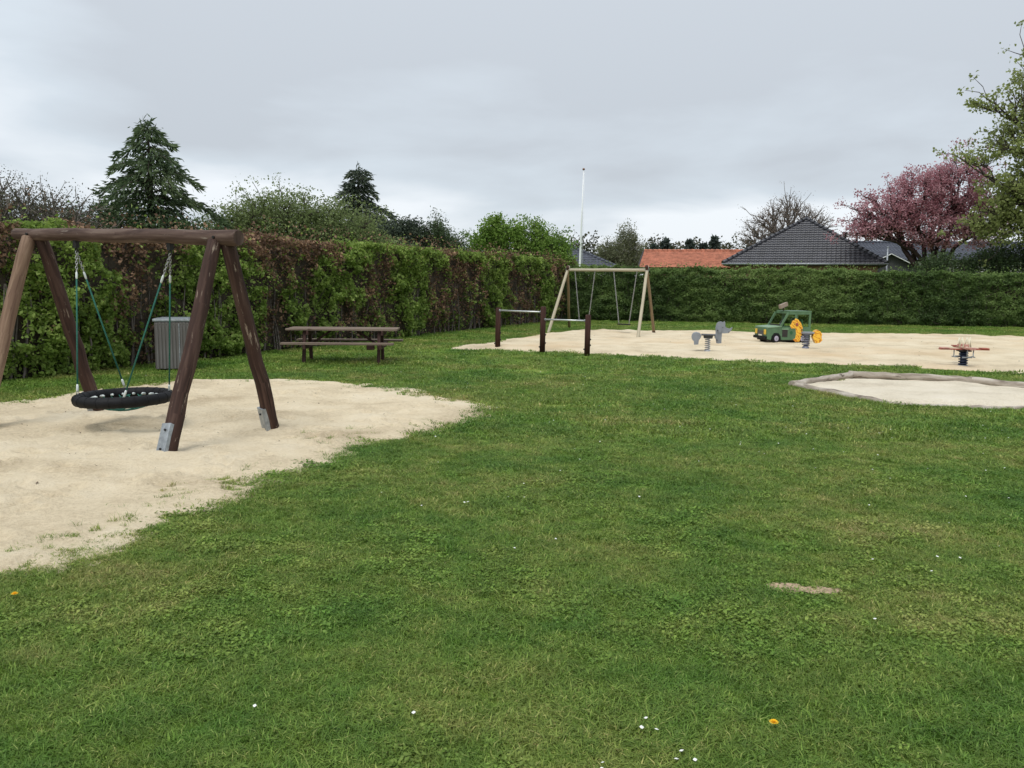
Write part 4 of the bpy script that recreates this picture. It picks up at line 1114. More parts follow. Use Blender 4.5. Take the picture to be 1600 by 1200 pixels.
def hip_house(name, label, loc, rz, Wd, Dp, eave, ridge, hip_f, hip_b, roofmat, wallmat, tiles=True, vents=(), gutter=True, row=.29):
    """local origin: front left eave corner; x along the front eave, y away from it; ridge runs along y"""
    root = empty(name, loc, rz, label, 'house')
    ov = .45
    w = MB()
    w.box((Wd / 2, Dp / 2, (eave - .12) / 2), (Wd - 2 * ov, Dp - 2 * ov, eave - .12))
    w.build('wall', wallmat, root)
    MB().box((Wd / 2, Dp / 2, eave - .09), (Wd - .05, Dp - .05, .06)).build('soffit', M['darkgap'], root)
    n = 3
    for i in range(n):
        c = Wd * (i + .5) / n
        window(root, c - .7, c + .7, .9, 2.1, ov - .03)
    A = Vector((Wd / 2, hip_f, ridge)); B = Vector((Wd / 2, Dp - hip_b, ridge))
    mb = MB()
    def tri(p, q, apex):
        e = (q - p); L = e.length; e.normalize()
        mid = (p + q) / 2; t = (apex - p).dot(e); foot = p + e * t
        uu = apex - foot; sl = uu.length
        tile_face(mb, p, e, uu, sl, lambda b: (t * b / sl, L + (t - L) * b / sl), row)
    def trap(p, q, s0, s1):
        e = (q - p); L = e.length; e.normalize()
        t0 = (s0 - p).dot(e); t1 = (s1 - p).dot(e)
        uu = s0 - (p + e * t0); sl = uu.length
        tile_face(mb, p, e, uu, sl, lambda b: (t0 * b / sl, L + (t1 - L) * b / sl), row)
    c = [Vector((0, 0, eave)), Vector((Wd, 0, eave)), Vector((Wd, Dp, eave)), Vector((0, Dp, eave))]
    if hip_f > 0: tri(c[0], c[1], A)
    trap(c[1], c[2], A, B); trap(c[3], c[0], B, A)
    if hip_b > 0: tri(c[2], c[3], B)
    rf = mb.build('roof', roofmat, root); rf['kind'] = 'stuff'
    rt = MB()
    ends = [(A, B)] + ([(c[0], A), (c[1], A)] if hip_f > 0 else []) + ([(c[2], B), (c[3], B)] if hip_b > 0 else [])
    for (p, q) in ends:
        m_ = max(2, int((q - p).length / .38))
        for k in range(m_):
            a, b = p.lerp(q, k / m_), p.lerp(q, (k + 1.08) / m_)
            rt.tube([a + Vector((0, 0, .05)), b + Vector((0, 0, .03))], [.12, .10], 7)
    rt.build('ridge_tiles', roofmat, rf)
    if gutter:
        g = MB()
        g.tube([c[0] + Vector((-.05, -.07, -.03)), c[1] + Vector((.05, -.07, -.03))], .038, 8)
        g.build('gutter', M['galv'], root)
    for (x, y, z, h) in vents:
        v = MB().lathe((x, y, z), [(.10, 0), (.10, h - .12), (.16, h - .10), (.16, h - .02), (.05, h)], 10)
        v.build('vent_pipe', M['grey_dark'], root)
    return root
hip_house('hip_roof_house', 'house with charcoal pantiled hip roof above the back hedge', (12.15, 48.6, 0), R(-20.3), 8.75, 14.5, 3.06, 5.88, 4.75, 4.0, M['tile_dark'], M['brick'], True,
          [(2.35, 6.0, 4.35, .75), (6.6, 4.9, 4.35, .75)])
hip_house('slate_roof_house', 'house with grey slate hip roof behind the flagpole', (-2.6, 62.0, 0), R(-4), 10.2, 9.0, 3.1, 5.45, 4.5, 4.4, M['tile_slate'], M['wall'], True)
hip_house('dark_roof_house', 'house with dark roof half hidden left of the bright bushes', (-13.5, 60.0, 0), R(2), 11.2, 10.0, 3.2, 5.1, 4.8, 4.8, M['tile_slate'], M['brick'], True)

def gable_house(name, label, loc, rz, Ln, Dp, eave, ridge, roofmat, wallmat, trim, vents=()):
    """ridge along x; front eave at y = 0"""
    root = empty(name, loc, rz, label, 'house')
    ov = .4
    w = MB(); w.box((Ln / 2, Dp / 2, (eave - .1) / 2), (Ln - 2 * ov, Dp - 2 * ov, eave - .1))
    for x in (ov + .01, Ln - ov - .16):
        b = len(w.v)
        for xx in (x, x + .15): w.v += [(xx, ov, eave - .1), (xx, Dp - ov, eave - .1), (xx, Dp / 2, ridge - .12)]
        w.face([b, b + 1, b + 2], [(0, 0)] * 3); w.face([b + 5, b + 4, b + 3], [(0, 0)] * 3)
        for (i, j) in ((0, 1), (1, 2), (2, 0)): w.face([b + i, b + j, b + 3 + j, b + 3 + i], [(0, 0)] * 4)
    w.build('wall', wallmat, root)
    for i in range(4): window(root, Ln * (i + .5) / 4 - .7, Ln * (i + .5) / 4 + .7, .9, 2.1, ov - .03)
    mb = MB()
    sl = math.hypot(Dp / 2, ridge - eave)
    tile_face(mb, (0, 0, eave), (1, 0, 0), (0, Dp / 2, ridge - eave), sl, lambda b: (0, Ln))
    tile_face(mb, (Ln, Dp, eave), (-1, 0, 0), (0, -Dp / 2, ridge - eave), sl, lambda b: (0, Ln))
    rf = mb.build('roof', roofmat, root); rf['kind'] = 'stuff'
    rt = MB(); m_ = int(Ln / .38)
    for k in range(m_): rt.tube([(Ln * k / m_, Dp / 2, ridge + .05), (Ln * (k + 1.08) / m_, Dp / 2, ridge + .03)], [.12, .1], 7)
    rt.build('ridge_tiles', roofmat, rf)
    for x in (-.03, Ln + .03):
        bb = MB()
        for y in (0, Dp): bb.beam((x, y, eave - .04), (x, Dp / 2, ridge - .04), .05, .24, (1, 0, 0))
        bb.build('bargeboard', trim, root)
    for (x, y, z, h) in vents:
        MB().lathe((x, y, z), [(.10, 0), (.10, h - .12), (.16, h - .10), (.16, h - .02), (.05, h)], 10).build('vent_pipe', M['grey_dark'], root)
    return root
gable_house('orange_roof_house', 'long house with orange tiled roof between birch and charcoal roof', (9.95, 66.2, 0), R(-14), 15.5, 8.4, 3.2, 4.62, M['tile_orange'], M['brick'], M['darkgap'])
gable_house('grey_roof_house', 'grey roofed house behind the cherry branches', (26.2, 64.0, 0), R(-6), 16.0, 7.0, 3.9, 5.35, M['tile_slate'], M['wall'], M['white_trim'], [(.8, 3.0, 5.0, 1.1)])
gable_house('red_roof_house', 'red tiled roof glimpsed through the airy tree behind the hedge', (-17.5, 45.0, 0), R(3), 9.0, 7.0, 2.9, 4.45, M['tile_orange'], M['brick'], M['darkgap'])
def shed():
    root = empty('garden_shed', (22.9, 56.0, 0), R(-8), 'shed gable with white bargeboards right of the charcoal roof', 'shed')
    Wd, Dp, ev, rg = 4.4, 5.0, 2.95, 4.05
    w = MB(); w.box((Wd / 2, Dp / 2, ev / 2), (Wd - .4, Dp - .4, ev))
    b = len(w.v)
    for y in (.21, .3): w.v += [(.2, y, ev), (Wd - .2, y, ev), (Wd / 2, y, rg - .1)]
    w.face([b, b + 1, b + 2], [(0, 0)] * 3); w.face([b + 5, b + 4, b + 3], [(0, 0)] * 3)
    w.build('wall', M['grey_dark'], root)
    sl = math.hypot(Wd / 2, rg - ev)
    for i, (x, s) in enumerate(((0, 1), (Wd, -1))):
        m = MB()
        tile_face(m, (x, 0 if s < 0 else Dp, ev), (0, 1 if s < 0 else -1, 0), (s * Wd / 2, 0, rg - ev), sl, lambda b: (0, Dp), tw=.25)
        o = m.build('roof', M['tile_slate'], root); o['kind'] = 'stuff'
        MB().beam((x, -.05, ev - .05), (Wd / 2, -.05, rg - .05), .05, .18, (0, 1, 0)).build('bargeboard', M['white_trim'], root)
shed()

# flagpole behind the back hedge
fp = empty('flagpole', (4.32, 55, 0), 0, 'slim white flagpole without a flag behind the far swing', 'flagpole')
MB().tube([(0, 0, 0), (.06, 0, 2.9), (.12, 0, 6.0), (.18, 0, 9.15)], [.10, .082, .055, .032], 14).build('pole', M['flag'], fp)
MB().lathe((.18, 0, 9.12), [(.03, 0), (.07, .02), (.09, .06), (.07, .11), (.02, .14)], 12).build('finial', M['brick'], fp)
MB().tube([(.19, -.11, 1.2), (.245, -.07, 9.05)], .008, 5).build('halyard', M['flag'], fp)
lp = empty('slim_pole', (22.3, 50, 0), 0, 'thin grey pole standing between charcoal roof and cherry', 'pole')
MB().tube([(0, 0, 0), (0, 0, 4.1)], [.06, .045], 10).build('shaft', M['galv'], lp)
MB().lathe((0, 0, 4.1), [(.05, 0), (.06, .05), (.02, .1)], 10).build('cap', M['galv'], lp)
# ------------------------------------------------------------------ nest swing frame
BL, BR_ = Vector((-5.704, 9.95, 2.235)), Vector((-3.106, 8.81, 2.16))     # beam axis over the two leg pairs
bd = (BR_ - BL).normalized(); bp = Vector((0, 0, 1)).cross(bd).normalized()   # bp points away from the viewer
def rough_log(p, q, r0, r1, n=10, wob=.006, seg=18):
    p, q = Vector(p), Vector(q); pts = []; rad = []
    for i in range(n + 1):
        t = i / n
        pts.append(p.lerp(q, t) + Vector((random.gauss(0, wob), random.gauss(0, wob), random.gauss(0, wob))) * (0 < i < n))
        rad.append((r0 + (r1 - r0) * t) * (1 + random.gauss(0, .02)))
    # softened ends
    pts = [pts[0].lerp(pts[1], -.04)] + pts + [pts[-1].lerp(pts[-2], -.04)]
    rad = [rad[0] * .9] + rad + [rad[-1] * .9]
    return MB().tube(pts, rad, seg)
sf = empty('swing_frame', (-4.4, 9.38, 0), 0, 'brown log A-frame of the basket swing standing in the near sand', 'swing frame')
o0 = Vector((-4.4, 9.38, 0))
def local(mb): 
    mb.v = [tuple(Vector(v) - o0) for v in mb.v]; return mb
local(rough_log(BL - bd * .27, BR_ + bd * .275, .071, .083)).build('beam', M['stain_beam'], sf)
feet = {'LN': (-5.94, 9.08), 'LF': (-5.28, 10.48), 'RN': (-3.335, 7.86), 'RF': (-2.72, 9.35)}
for k, (fx, fy) in feet.items():
    top = (BL if k[0] == 'L' else BR_).copy()
    sgn = -1 if k[1] == 'N' else 1
    top += bd * (.0 if sgn < 0 else .10) + bp * sgn * .04 + Vector((0, 0, -.05))
    foot = Vector((fx, fy, -.04))
    mt = M['faded'] if k == 'LN' else M['stain']
    leg = local(rough_log(top, foot, .075, .082)).build('leg', mt, sf)
    if k == 'LN': leg['label'] = 'pale weathered log leg at the left edge'
    # galvanised strap on the outer side of each foot
    d = (top - foot).normalized()
    side = (bd - d * bd.dot(d)).normalized()            # along the beam, normal to the log
    nrm = d.cross(side).normalized()
    if nrm.dot(bp) * sgn < 0: nrm = -nrm
    for s_, nn in ((1, -side),):
        c = foot + d * .20
        face = (-bp - bd * (.1 if k[1] == 'N' else .45)); face = (face - d * face.dot(d)).normalized()
        rot = Matrix((face.cross(d), d, face)).transposed()
        br = local(MB().box(c + face * .083, (.125, .34, .022), rot)).build('foot_bracket', M['galv'], leg, .004)
        # cheeks folding round the log
        for w_ in (-1, 1): local(MB().box(c + face * .055 + face.cross(d) * .060 * w_, (.012, .33, .055), rot)).build('bracket_wing', M['galv'], leg)
        for t in (-.09, .10):
            b0 = c + d * t + face * .094 + face.cross(d) * random.uniform(-.02, .02)
            local(MB().tube([b0, b0 + face * .014], .011, 8)).build('bolt', M['bolt'], leg)
# top bolts
for P_ in (BL, BR_):
    local(MB().tube([P_ - bp * .10 + bd * .03, P_ - bp * .085 + bd * .03], .014, 8)).build('bolt', M['bolt'], sf)

# ------------------------------------------------------------------ nest swing
ns = empty('basket_swing', (-4.44, 9.40, 0), 0, 'round black basket swing with green ropes hanging over the sand', 'swing')
o0 = Vector((-4.44, 9.40, 0)); NC = Vector((-4.44, 9.40, .372)); NR = .475; nt_ = .062
tilt = Vector((-.02, .0, 1)).normalized()
local(MB().ring(NC, NR, nt_, tilt, 48, 14)).build('ring', M['rubber'], ns)
wr = MB()                                     # seams where the rubber sleeve is wrapped
ex = tilt.orthogonal().normalized(); ey = tilt.cross(ex)
for k in range(24):
    a = 2 * math.pi * (k + .5) / 24
    d = ex * math.cos(a) + ey * math.sin(a); tn = tilt.cross(d)
    wr.ring(NC + d * NR, nt_ + .001, .0035, tn, 14, 5)
local(wr).build('sleeve_seams', M['rubber'], ns)['kind'] = 'stuff'
net = MB(); ri = NR - nt_
def netp(x, y):
    q = 1 - (x * x + y * y) / (ri * ri)
    return NC + ex * x + ey * y + tilt * (-.015 - .13 * max(0, q))
for k in range(-4, 5):
    c = k * ri / 4.6; h = math.sqrt(max(0, ri * ri - c * c))
    net.tube([netp(c, -h + 2 * h * i / 10) for i in range(11)], .0075, 6)
    net.tube([netp(-h + 2 * h * i / 10, c) for i in range(11)], .0075, 6)
local(net).build('net', M['rope'], ns)
clip = MB().tube([(-.04, 0, 0), (-.02, 0, .004), (.02, 0, .004), (.04, 0, 0)], [.008, .014, .014, .008], 8).mesh('rope_clip', M['clip'])
for k in range(20):
    a = 2 * math.pi * k / 20
    d = ex * math.cos(a) + ey * math.sin(a)
    o = link('rope_clip', clip, ns); o.location = (NC - o0) + d * (ri - .035) + Vector((0, 0, -.005))
    o.rotation_euler = (0, .15, math.atan2(d.y, d.x))
def chain_links(mb, p, q, n, ln=.036, r=.004):
    p, q = Vector(p), Vector(q); d = (q - p).normalized(); L = (q - p).length
    a = d.orthogonal().normalized(); b = d.cross(a)
    for i in range(n):
        c = p + d * (L * (i + .5) / n)
        ax = a if i % 2 else b
        other = d.cross(ax)
        pts = [c + d * (L / n * .72) * math.sin(2 * math.pi * k / 10) + other * ln * .33 * math.cos(2 * math.pi * k / 10) for k in range(11)]
        mb.tube(pts, r, 5, False)
Hs = [BL.lerp(BR_, .258) + Vector((0, 0, -.085)), BL.lerp(BR_, .765) + Vector((0, 0, -.085))]
att = []
for hp, sg in ((Hs[0], -1), (Hs[1], 1)):
    for s2 in (-1, 1):
        att.append((hp, NC + (bd * sg * .72 + bp * s2 * .70) * NR))
for hi2, hp in enumerate(Hs):
    m = MB(); m.box(hp + Vector((0, 0, -.01)), (.05, .05, .10), Matrix.Rotation(math.atan2(bd.y, bd.x), 3, 'Z'))
    m.ring(hp + Vector((0, 0, -.085)), .022, .007, bp, 14, 6)
    local(m).build('hanger', M['bolt'], ns)
for (hp, at_) in att:
    top = hp + Vector((0, 0, -.10)); d = (at_ - top); L = d.length; d.normalize()
    c1 = top + d * .24; c2 = top + d * .33
    m = MB(); chain_links(m, top, c1, 8); local(m).build('chain', M['chain'], ns)
    local(MB().tube([c1, c1 + d * .02, c2 - d * .02, c2], [.008, .013, .013, .009], 8)).build('rope_end', M['clip'], ns)
    e_ = top + d * (L - .16)
    local(MB().tube([c2, c2.lerp(e_, .5) + Vector((0, 0, -.004)), e_], .0095, 8)).build('rope', M['rope'], ns)
    local(MB().tube([e_, e_ + d * .02, e_ + d * .07, e_ + d * .085], [.009, .014, .014, .009], 8)).build('rope_end', M['clip'], ns)
    m = MB(); chain_links(m, e_ + d * .085, top + d * L, 3, .034, .004); local(m).build('shackle', M['chain'], ns)

# ------------------------------------------------------------------ slatted bin cupboard
bn = empty('bin_enclosure', (-6.50, 15.98, 0), R(16), 'grey slatted timber bin cupboard with metal lid beside the hedge', 'bin')
bw, bdp, bh = .68, .62, .97
MB().box((0, 0, bh / 2 + .02), (bw - .06, bdp - .06, bh - .06)).build('carcass', M['grey_dark'], bn)
sl = MB().box((0, 0, 0), (.060, .02, bh - .09)).mesh('slat', M['greyslat'], .004)
sl2 = MB().box((0, 0, 0), (.02, .052, bh - .09)).mesh('slat', M['greyslat'], .004)
for i in range(11):
    x = -bw / 2 + .035 + i * (bw - .07) / 10
    for y in (-bdp / 2, bdp / 2):
        o = link('slat', sl, bn); o.location = (x, y - .012 * (1 if y < 0 else -1), bh / 2 + .005 + random.uniform(-.004, .004))
for i in range(9):
    y = -bdp / 2 + .045 + i * (bdp - .09) / 8
    for x in (-bw / 2, bw / 2):
        o = link('slat', sl2, bn); o.location = (x + (.008 if x < 0 else -.008), y, bh / 2 + .005)
MB().box((.10, -bdp / 2 - .03, bh / 2), (.016, .012, bh - .12)).build('door_edge', M['galv'], bn)
MB().box((.30, -bdp / 2 - .04, bh * .80), (.05, .03, .035)).build('door_latch', M['galv'], bn, .004)
lid = MB().box((0, 0, bh), (bw + .05, bdp + .06, .05)).build('lid', M['galv'], bn, .008)
MB().box((0, 0, bh + .032), (bw - .16, bdp - .16, .016)).build('lid_panel', M['greymetal'], lid)

# ------------------------------------------------------------------ picnic table
pt = empty('picnic_table', (-3.62, 17.80, 0), R(3), 'weathered brown picnic table with attached benches on the grass', 'picnic table')
Lt = 2.32
for i in range(5):
    y = -.32 + i * .16
    MB().box((random.uniform(-.01, .01), y, .725 + random.uniform(-.003, .003)), (Lt, .142, .042)).build('top_plank', M['bench_top'], pt, .006)
for y in (-.66, -.53, .53, .66):
    MB().box((-.05 if y < 0 else .05, y, .445), (Lt, .122, .042)).build('seat_plank', M['bench_top'], pt, .006)
for x in (-.78, .78):
    for s_ in (-1, 1):
        MB().beam((x, s_ * .44, -.02), (x, s_ * .26, .70), .10, .065, (1, 0, 0)).build('leg', M['bench_leg'], pt, .006)
    MB().box((x + .07, 0, .385), (.05, 1.48, .10)).build('seat_bearer', M['bench_leg'], pt, .006)
    MB().box((x + .07, 0, .655), (.05, .78, .09)).build('top_bearer', M['bench_leg'], pt, .006)
    MB().beam((x, 0, .34), (x * .35, 0, .69), .07, .045).build('brace', M['bench_leg'], pt, .005)
MB().box((.60, -.30, .36), (.16, .10, .12)).build('bolt_block', M['bench_leg'], pt, .005)

# ------------------------------------------------------------------ chin-up bars
cb_ = empty('turning_bars', (.75, 20.78, 0), 0, 'three brown posts with two steel turning bars at the sand edge', 'turning bars')
o0 = Vector((.75, 20.78, 0))
posts = [((-.39, 21.86), 1.10), ((.752, 20.78), 1.17), ((1.82, 20.15), 1.0)]
for (x, y), h in posts:
    m = MB().tube([(x, y, -.05), (x + .005, y, h * .5), (x + .012, y, h - .015), (x + .012, y, h)], [.070, .069, .068, .055], 16)
    p = local(m).build('post', M['post'], cb_)
    for (zz, dx) in ((.14, -.07), (.24, .07), (h * .38, .07)):
        local(MB().lathe((x + dx, y - .02, zz), [(.012, 0), (.024, .012), (.024, .03), (.012, .042)], 8)).build('climbing_knob', M['bolt'], p)
for i, z in ((0, 1.03), (1, .85)):
    a, b = Vector((*posts[i][0], z)), Vector((*posts[i + 1][0], z))
    d = (b - a).normalized()
    local(MB().tube([a, b], .0195, 12)).build('bar', M['bar'], cb_)
    for q, s_ in ((a, 1), (b, -1)):
        local(MB().tube([q + d * s_ * .060, q + d * s_ * .085], .034, 12)).build('collar', M['galv'], cb_)

# ------------------------------------------------------------------ far double swing
fs = empty('swing_frame', (3.2, 30.1, 0), 0, 'pale timber A-frame of the double swing near the back hedge', 'swing frame')
o0 = Vector((3.2, 30.1, 0))
fl = {'LN': (1.27, 29.8), 'LF': (2.28, 33.4), 'RN': (4.15, 27.45), 'RF': (5.14, 30.1)}
TL, TR = Vector((2.02, 31.0, 2.27)), Vector((4.60, 28.75, 2.25))
fd = (TR - TL).normalized()
for k, (x, y) in fl.items():
    top = (TL if k[0] == 'L' else TR); ft = Vector((x, y, -.05))
    up = (top - ft).normalized()
    m = rough_log(ft, top + up * .14, .056, .050, 6, .003, 12)
    leg = local(m).build('leg', M['pale'] if k[1] == 'N' else M['pale_dark'], fs)
    if k == 'RF' or k == 'LF':
        local(rough_log(top + up * .0, top + up * .17, .056, .056, 2, 0, 12)).build('cap', M['post_cap'], leg)
        local(rough_log(ft, ft + up * .18, .060, .058, 2, 0, 12)).build('dark_foot', M['post_cap'], leg)
local(rough_log(TL + fd * .03, TR - fd * .03, .052, .052, 6, .002, 12)).build('beam', M['pale'], fs)
for P_ in (TL, TR): local(MB().box(P_ + Vector((0, 0, .02)), (.10, .10, .12), Matrix.Rotation(math.atan2(fd.y, fd.x), 3, 'Z'))).build('joint_plate', M['galv'], fs)
for i, (t0, t1, drop, lab) in enumerate(((.10, .36, 1.83, 'left flat swing seat on chains in the pale double frame'), (.60, .88, 1.90, 'right flat swing seat on chains in the pale double frame'))):
    a, b = TL.lerp(TR, t0), TL.lerp(TR, t1)
    mid = (a + b) / 2; sw = empty('chain_swing', (mid.x, mid.y, 0), 0, lab, 'swing', 'flat swings in the far frame')
    o0 = Vector((mid.x, mid.y, 0))
    half = fd * .21; sc = Vector((mid.x, mid.y, mid.z - drop))
    rot = Matrix.Rotation(math.atan2(fd.y, fd.x), 3, 'Z')
    local(MB().box(sc, (.46, .19, .035), rot)).build('seat', M['rubber'], sw, .008)
    for q, s_ in ((a, -1), (b, 1)):
        tp_ = q + Vector((0, 0, -.05))
        local(MB().box(tp_ + Vector((0, 0, .0)), (.04, .04, .05), rot)).build('hanger', M['chain'], sw)
        m = MB(); chain_links(m, tp_ + Vector((0, 0, -.03)), sc + half * s_ + Vector((0, 0, .015)), 44, .050, .0075); local(m).build('chain', M['chain'], sw)

# ------------------------------------------------------------------ spring rockers
def outline(pts, cx, by, k, flip=False):
    return [((x - cx) * k, (by - y) * k) for (x, y) in pts]
k = .0164 / 16
rh = empty('spring_rocker', (5.02, 21.3, 0), R(-12), 'grey rhinoceros spring rocker on the sand facing right', 'spring rocker')
head = outline([(885, 520), (905, 480), (898, 330), (920, 235), (960, 192), (1020, 180), (1080, 200), (1102, 168), (1130, 200), (1132, 290), (1152, 330), (1210, 345), (1240, 358), (1308, 308), (1300, 365),
                (1255, 430), (1220, 462), (1120, 474), (1062, 474), (1056, 600), (1056, 722), (980, 732), (930, 722), (912, 620), (882, 580)], 720, 985, k)
rear = outline([(330, 520), (360, 480), (430, 458), (520, 480), (562, 535), (540, 605), (502, 655), (492, 762), (388, 767), (378, 680), (338, 640), (318, 580)], 720, 985, k)
MB().plate(head, .045).build('head_panel', M['grey_panel'], rh, .006)
MB().plate(rear, .30).build('rear_panel', M['grey_panel'], rh, .006)
MB().plate(outline([(560, 500), (900, 505), (900, 535), (560, 535)], 720, 985, k), .30).build('seat', M['grey_dark'], rh, .008)
MB().plate(outline([(610, 536), (850, 536), (830, 612), (620, 606)], 720, 985, k), .12).build('seat_bracket', M['grey_dark'], rh)
for s_ in (-1, 1):
    MB().plate(outline([(935, 350), (975, 300), (1030, 330), (1050, 420), (1010, 480), (960, 440)], 720, 985, k), .02, Matrix.Translation((0, s_ * .036, 0))).build('ear', M['grey_panel'], rh, .004)
    MB().tube([((1225 - 720) * k, s_ * .022, (985 - 440) * k), ((1225 - 720) * k, s_ * .028, (985 - 440) * k)], .014, 10).build('nostril', M['grey_dark'], rh)
    MB().tube([((1075 - 720) * k, s_ * .022, (985 - 330) * k), ((1075 - 720) * k, s_ * .028, (985 - 330) * k)], .012, 10).build('eye', M['grey_dark'], rh)
MB().tube([((950 - 720) * k, -.20, (985 - 400) * k), ((950 - 720) * k, .20, (985 - 400) * k)], .016, 8).build('handle', M['grey_dark'], rh)
MB().tube([((940 - 720) * k, -.22, (985 - 640) * k), ((940 - 720) * k, .22, (985 - 640) * k)], .016, 8).build('footrest', M['grey_dark'], rh)
MB().helix((0, 0, .075), .062, .013, .31, 6.0).build('spring', M['spring_grey'], rh)
MB().lathe((0, 0, 0), [(.14, 0), (.14, .02), (.085, .045), (.075, .085), (.05, .09)], 20).build('base_plate', M['spring_grey'], rh)

k = .0174 / 12.3
tg = empty('spring_rocker', (7.97, 22.5, 0), R(-8), 'yellow and orange tiger spring rocker in front of the green car', 'spring rocker')
cx, by = 1060, 965
thead = outline([(750, 490), (780, 440), (790, 395), (830, 380), (850, 345), (900, 370), (950, 430), (985, 520), (985, 620), (962, 720), (945, 785), (870, 800), (815, 750), (858, 735), (872, 640), (858, 545), (820, 535), (785, 545)], cx, by, k)
trear = outline([(1165, 700), (1180, 620), (1200, 580), (1250, 555), (1300, 585), (1335, 640), (1325, 700), (1345, 750), (1300, 800), (1220, 812), (1190, 745)], cx, by, k)
MB().plate(thead, .05).build('head_panel', M['tiger'], tg, .006)
MB().plate(trear, .26).build('rear_panel', M['tiger'], tg, .006)
MB().plate(outline([(960, 600), (1190, 600), (1190, 632), (960, 632)], cx, by, k), .28).build('seat', M['grey_panel'], tg, .008)
MB().plate(outline([(1000, 632), (1150, 632), (1140, 655), (1010, 655)], cx, by, k), .2).build('seat_bracket', M['spring_purple'], tg)
for s_ in (-1, 1):
    MB().tube([((830 - cx) * k, s_ * .024, (by - 455) * k), ((830 - cx) * k, s_ * .030, (by - 455) * k)], .014, 10).build('eye', M['grey_dark'], tg)
    MB().plate(outline([(850, 440), (890, 425), (905, 460), (880, 500), (850, 480)], cx, by, k), .016, Matrix.Translation((0, s_ * .034, 0))).build('cheek', M['red_board'], tg, .003)
MB().tube([((965 - cx) * k, -.2, (by - 560) * k), ((965 - cx) * k, .2, (by - 560) * k)], .015, 8).build('handle', M['grey_dark'], tg)
MB().tube([((960 - cx) * k, -.2, (by - 690) * k), ((960 - cx) * k, .2, (by - 690) * k)], .015, 8).build('footrest', M['grey_dark'], tg)
MB().helix((0, 0, .15), .095, .014, .29, 6.0).build('spring', M['spring_purple'], tg)
MB().lathe((0, 0, 0), [(.115, 0), (.11, .05), (.085, .11), (.05, .16)], 20).build('base_plate', M['spring_purple'], tg)

# four-way spring see-saw
ss4 = empty('spring_seesaw', (9.93, 18.2, 0), R(-8), 'four-seat cross-shaped spring see-saw with navy spring on the sand', 'see-saw')
MB().lathe((0, 0, 0), [(.17, 0), (.17, .015), (.11, .03), (.10, .05)], 20).build('base_plate', M['greymetal'], ss4)
MB().helix((0, 0, .045), .083, .016, .30, 5.5).build('spring', M['spring_blue'], ss4)
MB().lathe((0, 0, .04), [(.062, 0), (.062, .30)], 14).build('spring_core', M['spring_blue'], ss4)
MB().box((0, 0, .365), (.24, .24, .03)).build('hub_plate', M['bolt'], ss4, .004)
MB().box((0, 0, .395), (1.02, .11, .026)).build('cross_board', M['red_board'], ss4, .005)
MB().box((0, 0, .422), (.11, 1.02, .026)).build('cross_board', M['pink_board'], ss4, .005)
for i in range(4):
    a = i * math.pi / 2; rz = Matrix.Rotation(a, 4, 'Z')
    st = MB().plate([(-.0, 0), (.16, 0), (.16, .022), (0, .022)], .20, rz @ Matrix.Translation((.33, 0, .437 if i % 2 else .410))).build('seat', M['pink_board'] if i in (2, 3) else M['red_board'], ss4, .006)
    h = MB().tube([rz @ Vector((.12, -.06, .43)), rz @ Vector((.10, -.06, .54)), rz @ Vector((.08, -.085, .66))], .014, 8)
    h.tube([rz @ Vector((.12, .06, .43)), rz @ Vector((.10, .06, .54)), rz @ Vector((.08, .085, .66))], .014, 8)
    hd = h.build('handle', M['cream'], ss4)
    MB().box(rz @ Vector((.12, 0, .485)), (.02, .10, .05) if i % 2 == 0 else (.10, .02, .05)).build('handle_block', M['pink_board'], ss4, .004)
    f = MB().tube([rz @ Vector((.20, 0, .40)), rz @ Vector((.20, 0, .23)), rz @ Vector((.10, 0, .225))], .013, 8)
    f.tube([rz @ Vector((.20, -.10, .23)), rz @ Vector((.20, .10, .23))], .013, 8)
    f.build('footrest', M['greymetal'], ss4)

# ------------------------------------------------------------------ green play car
car = empty('play_car', (9.03, 25.75, 0.01), R(189.6), 'small green wooden play car with yellow headlights on the sand', 'play car')
car.scale = (.90, 1.0, 1.10)
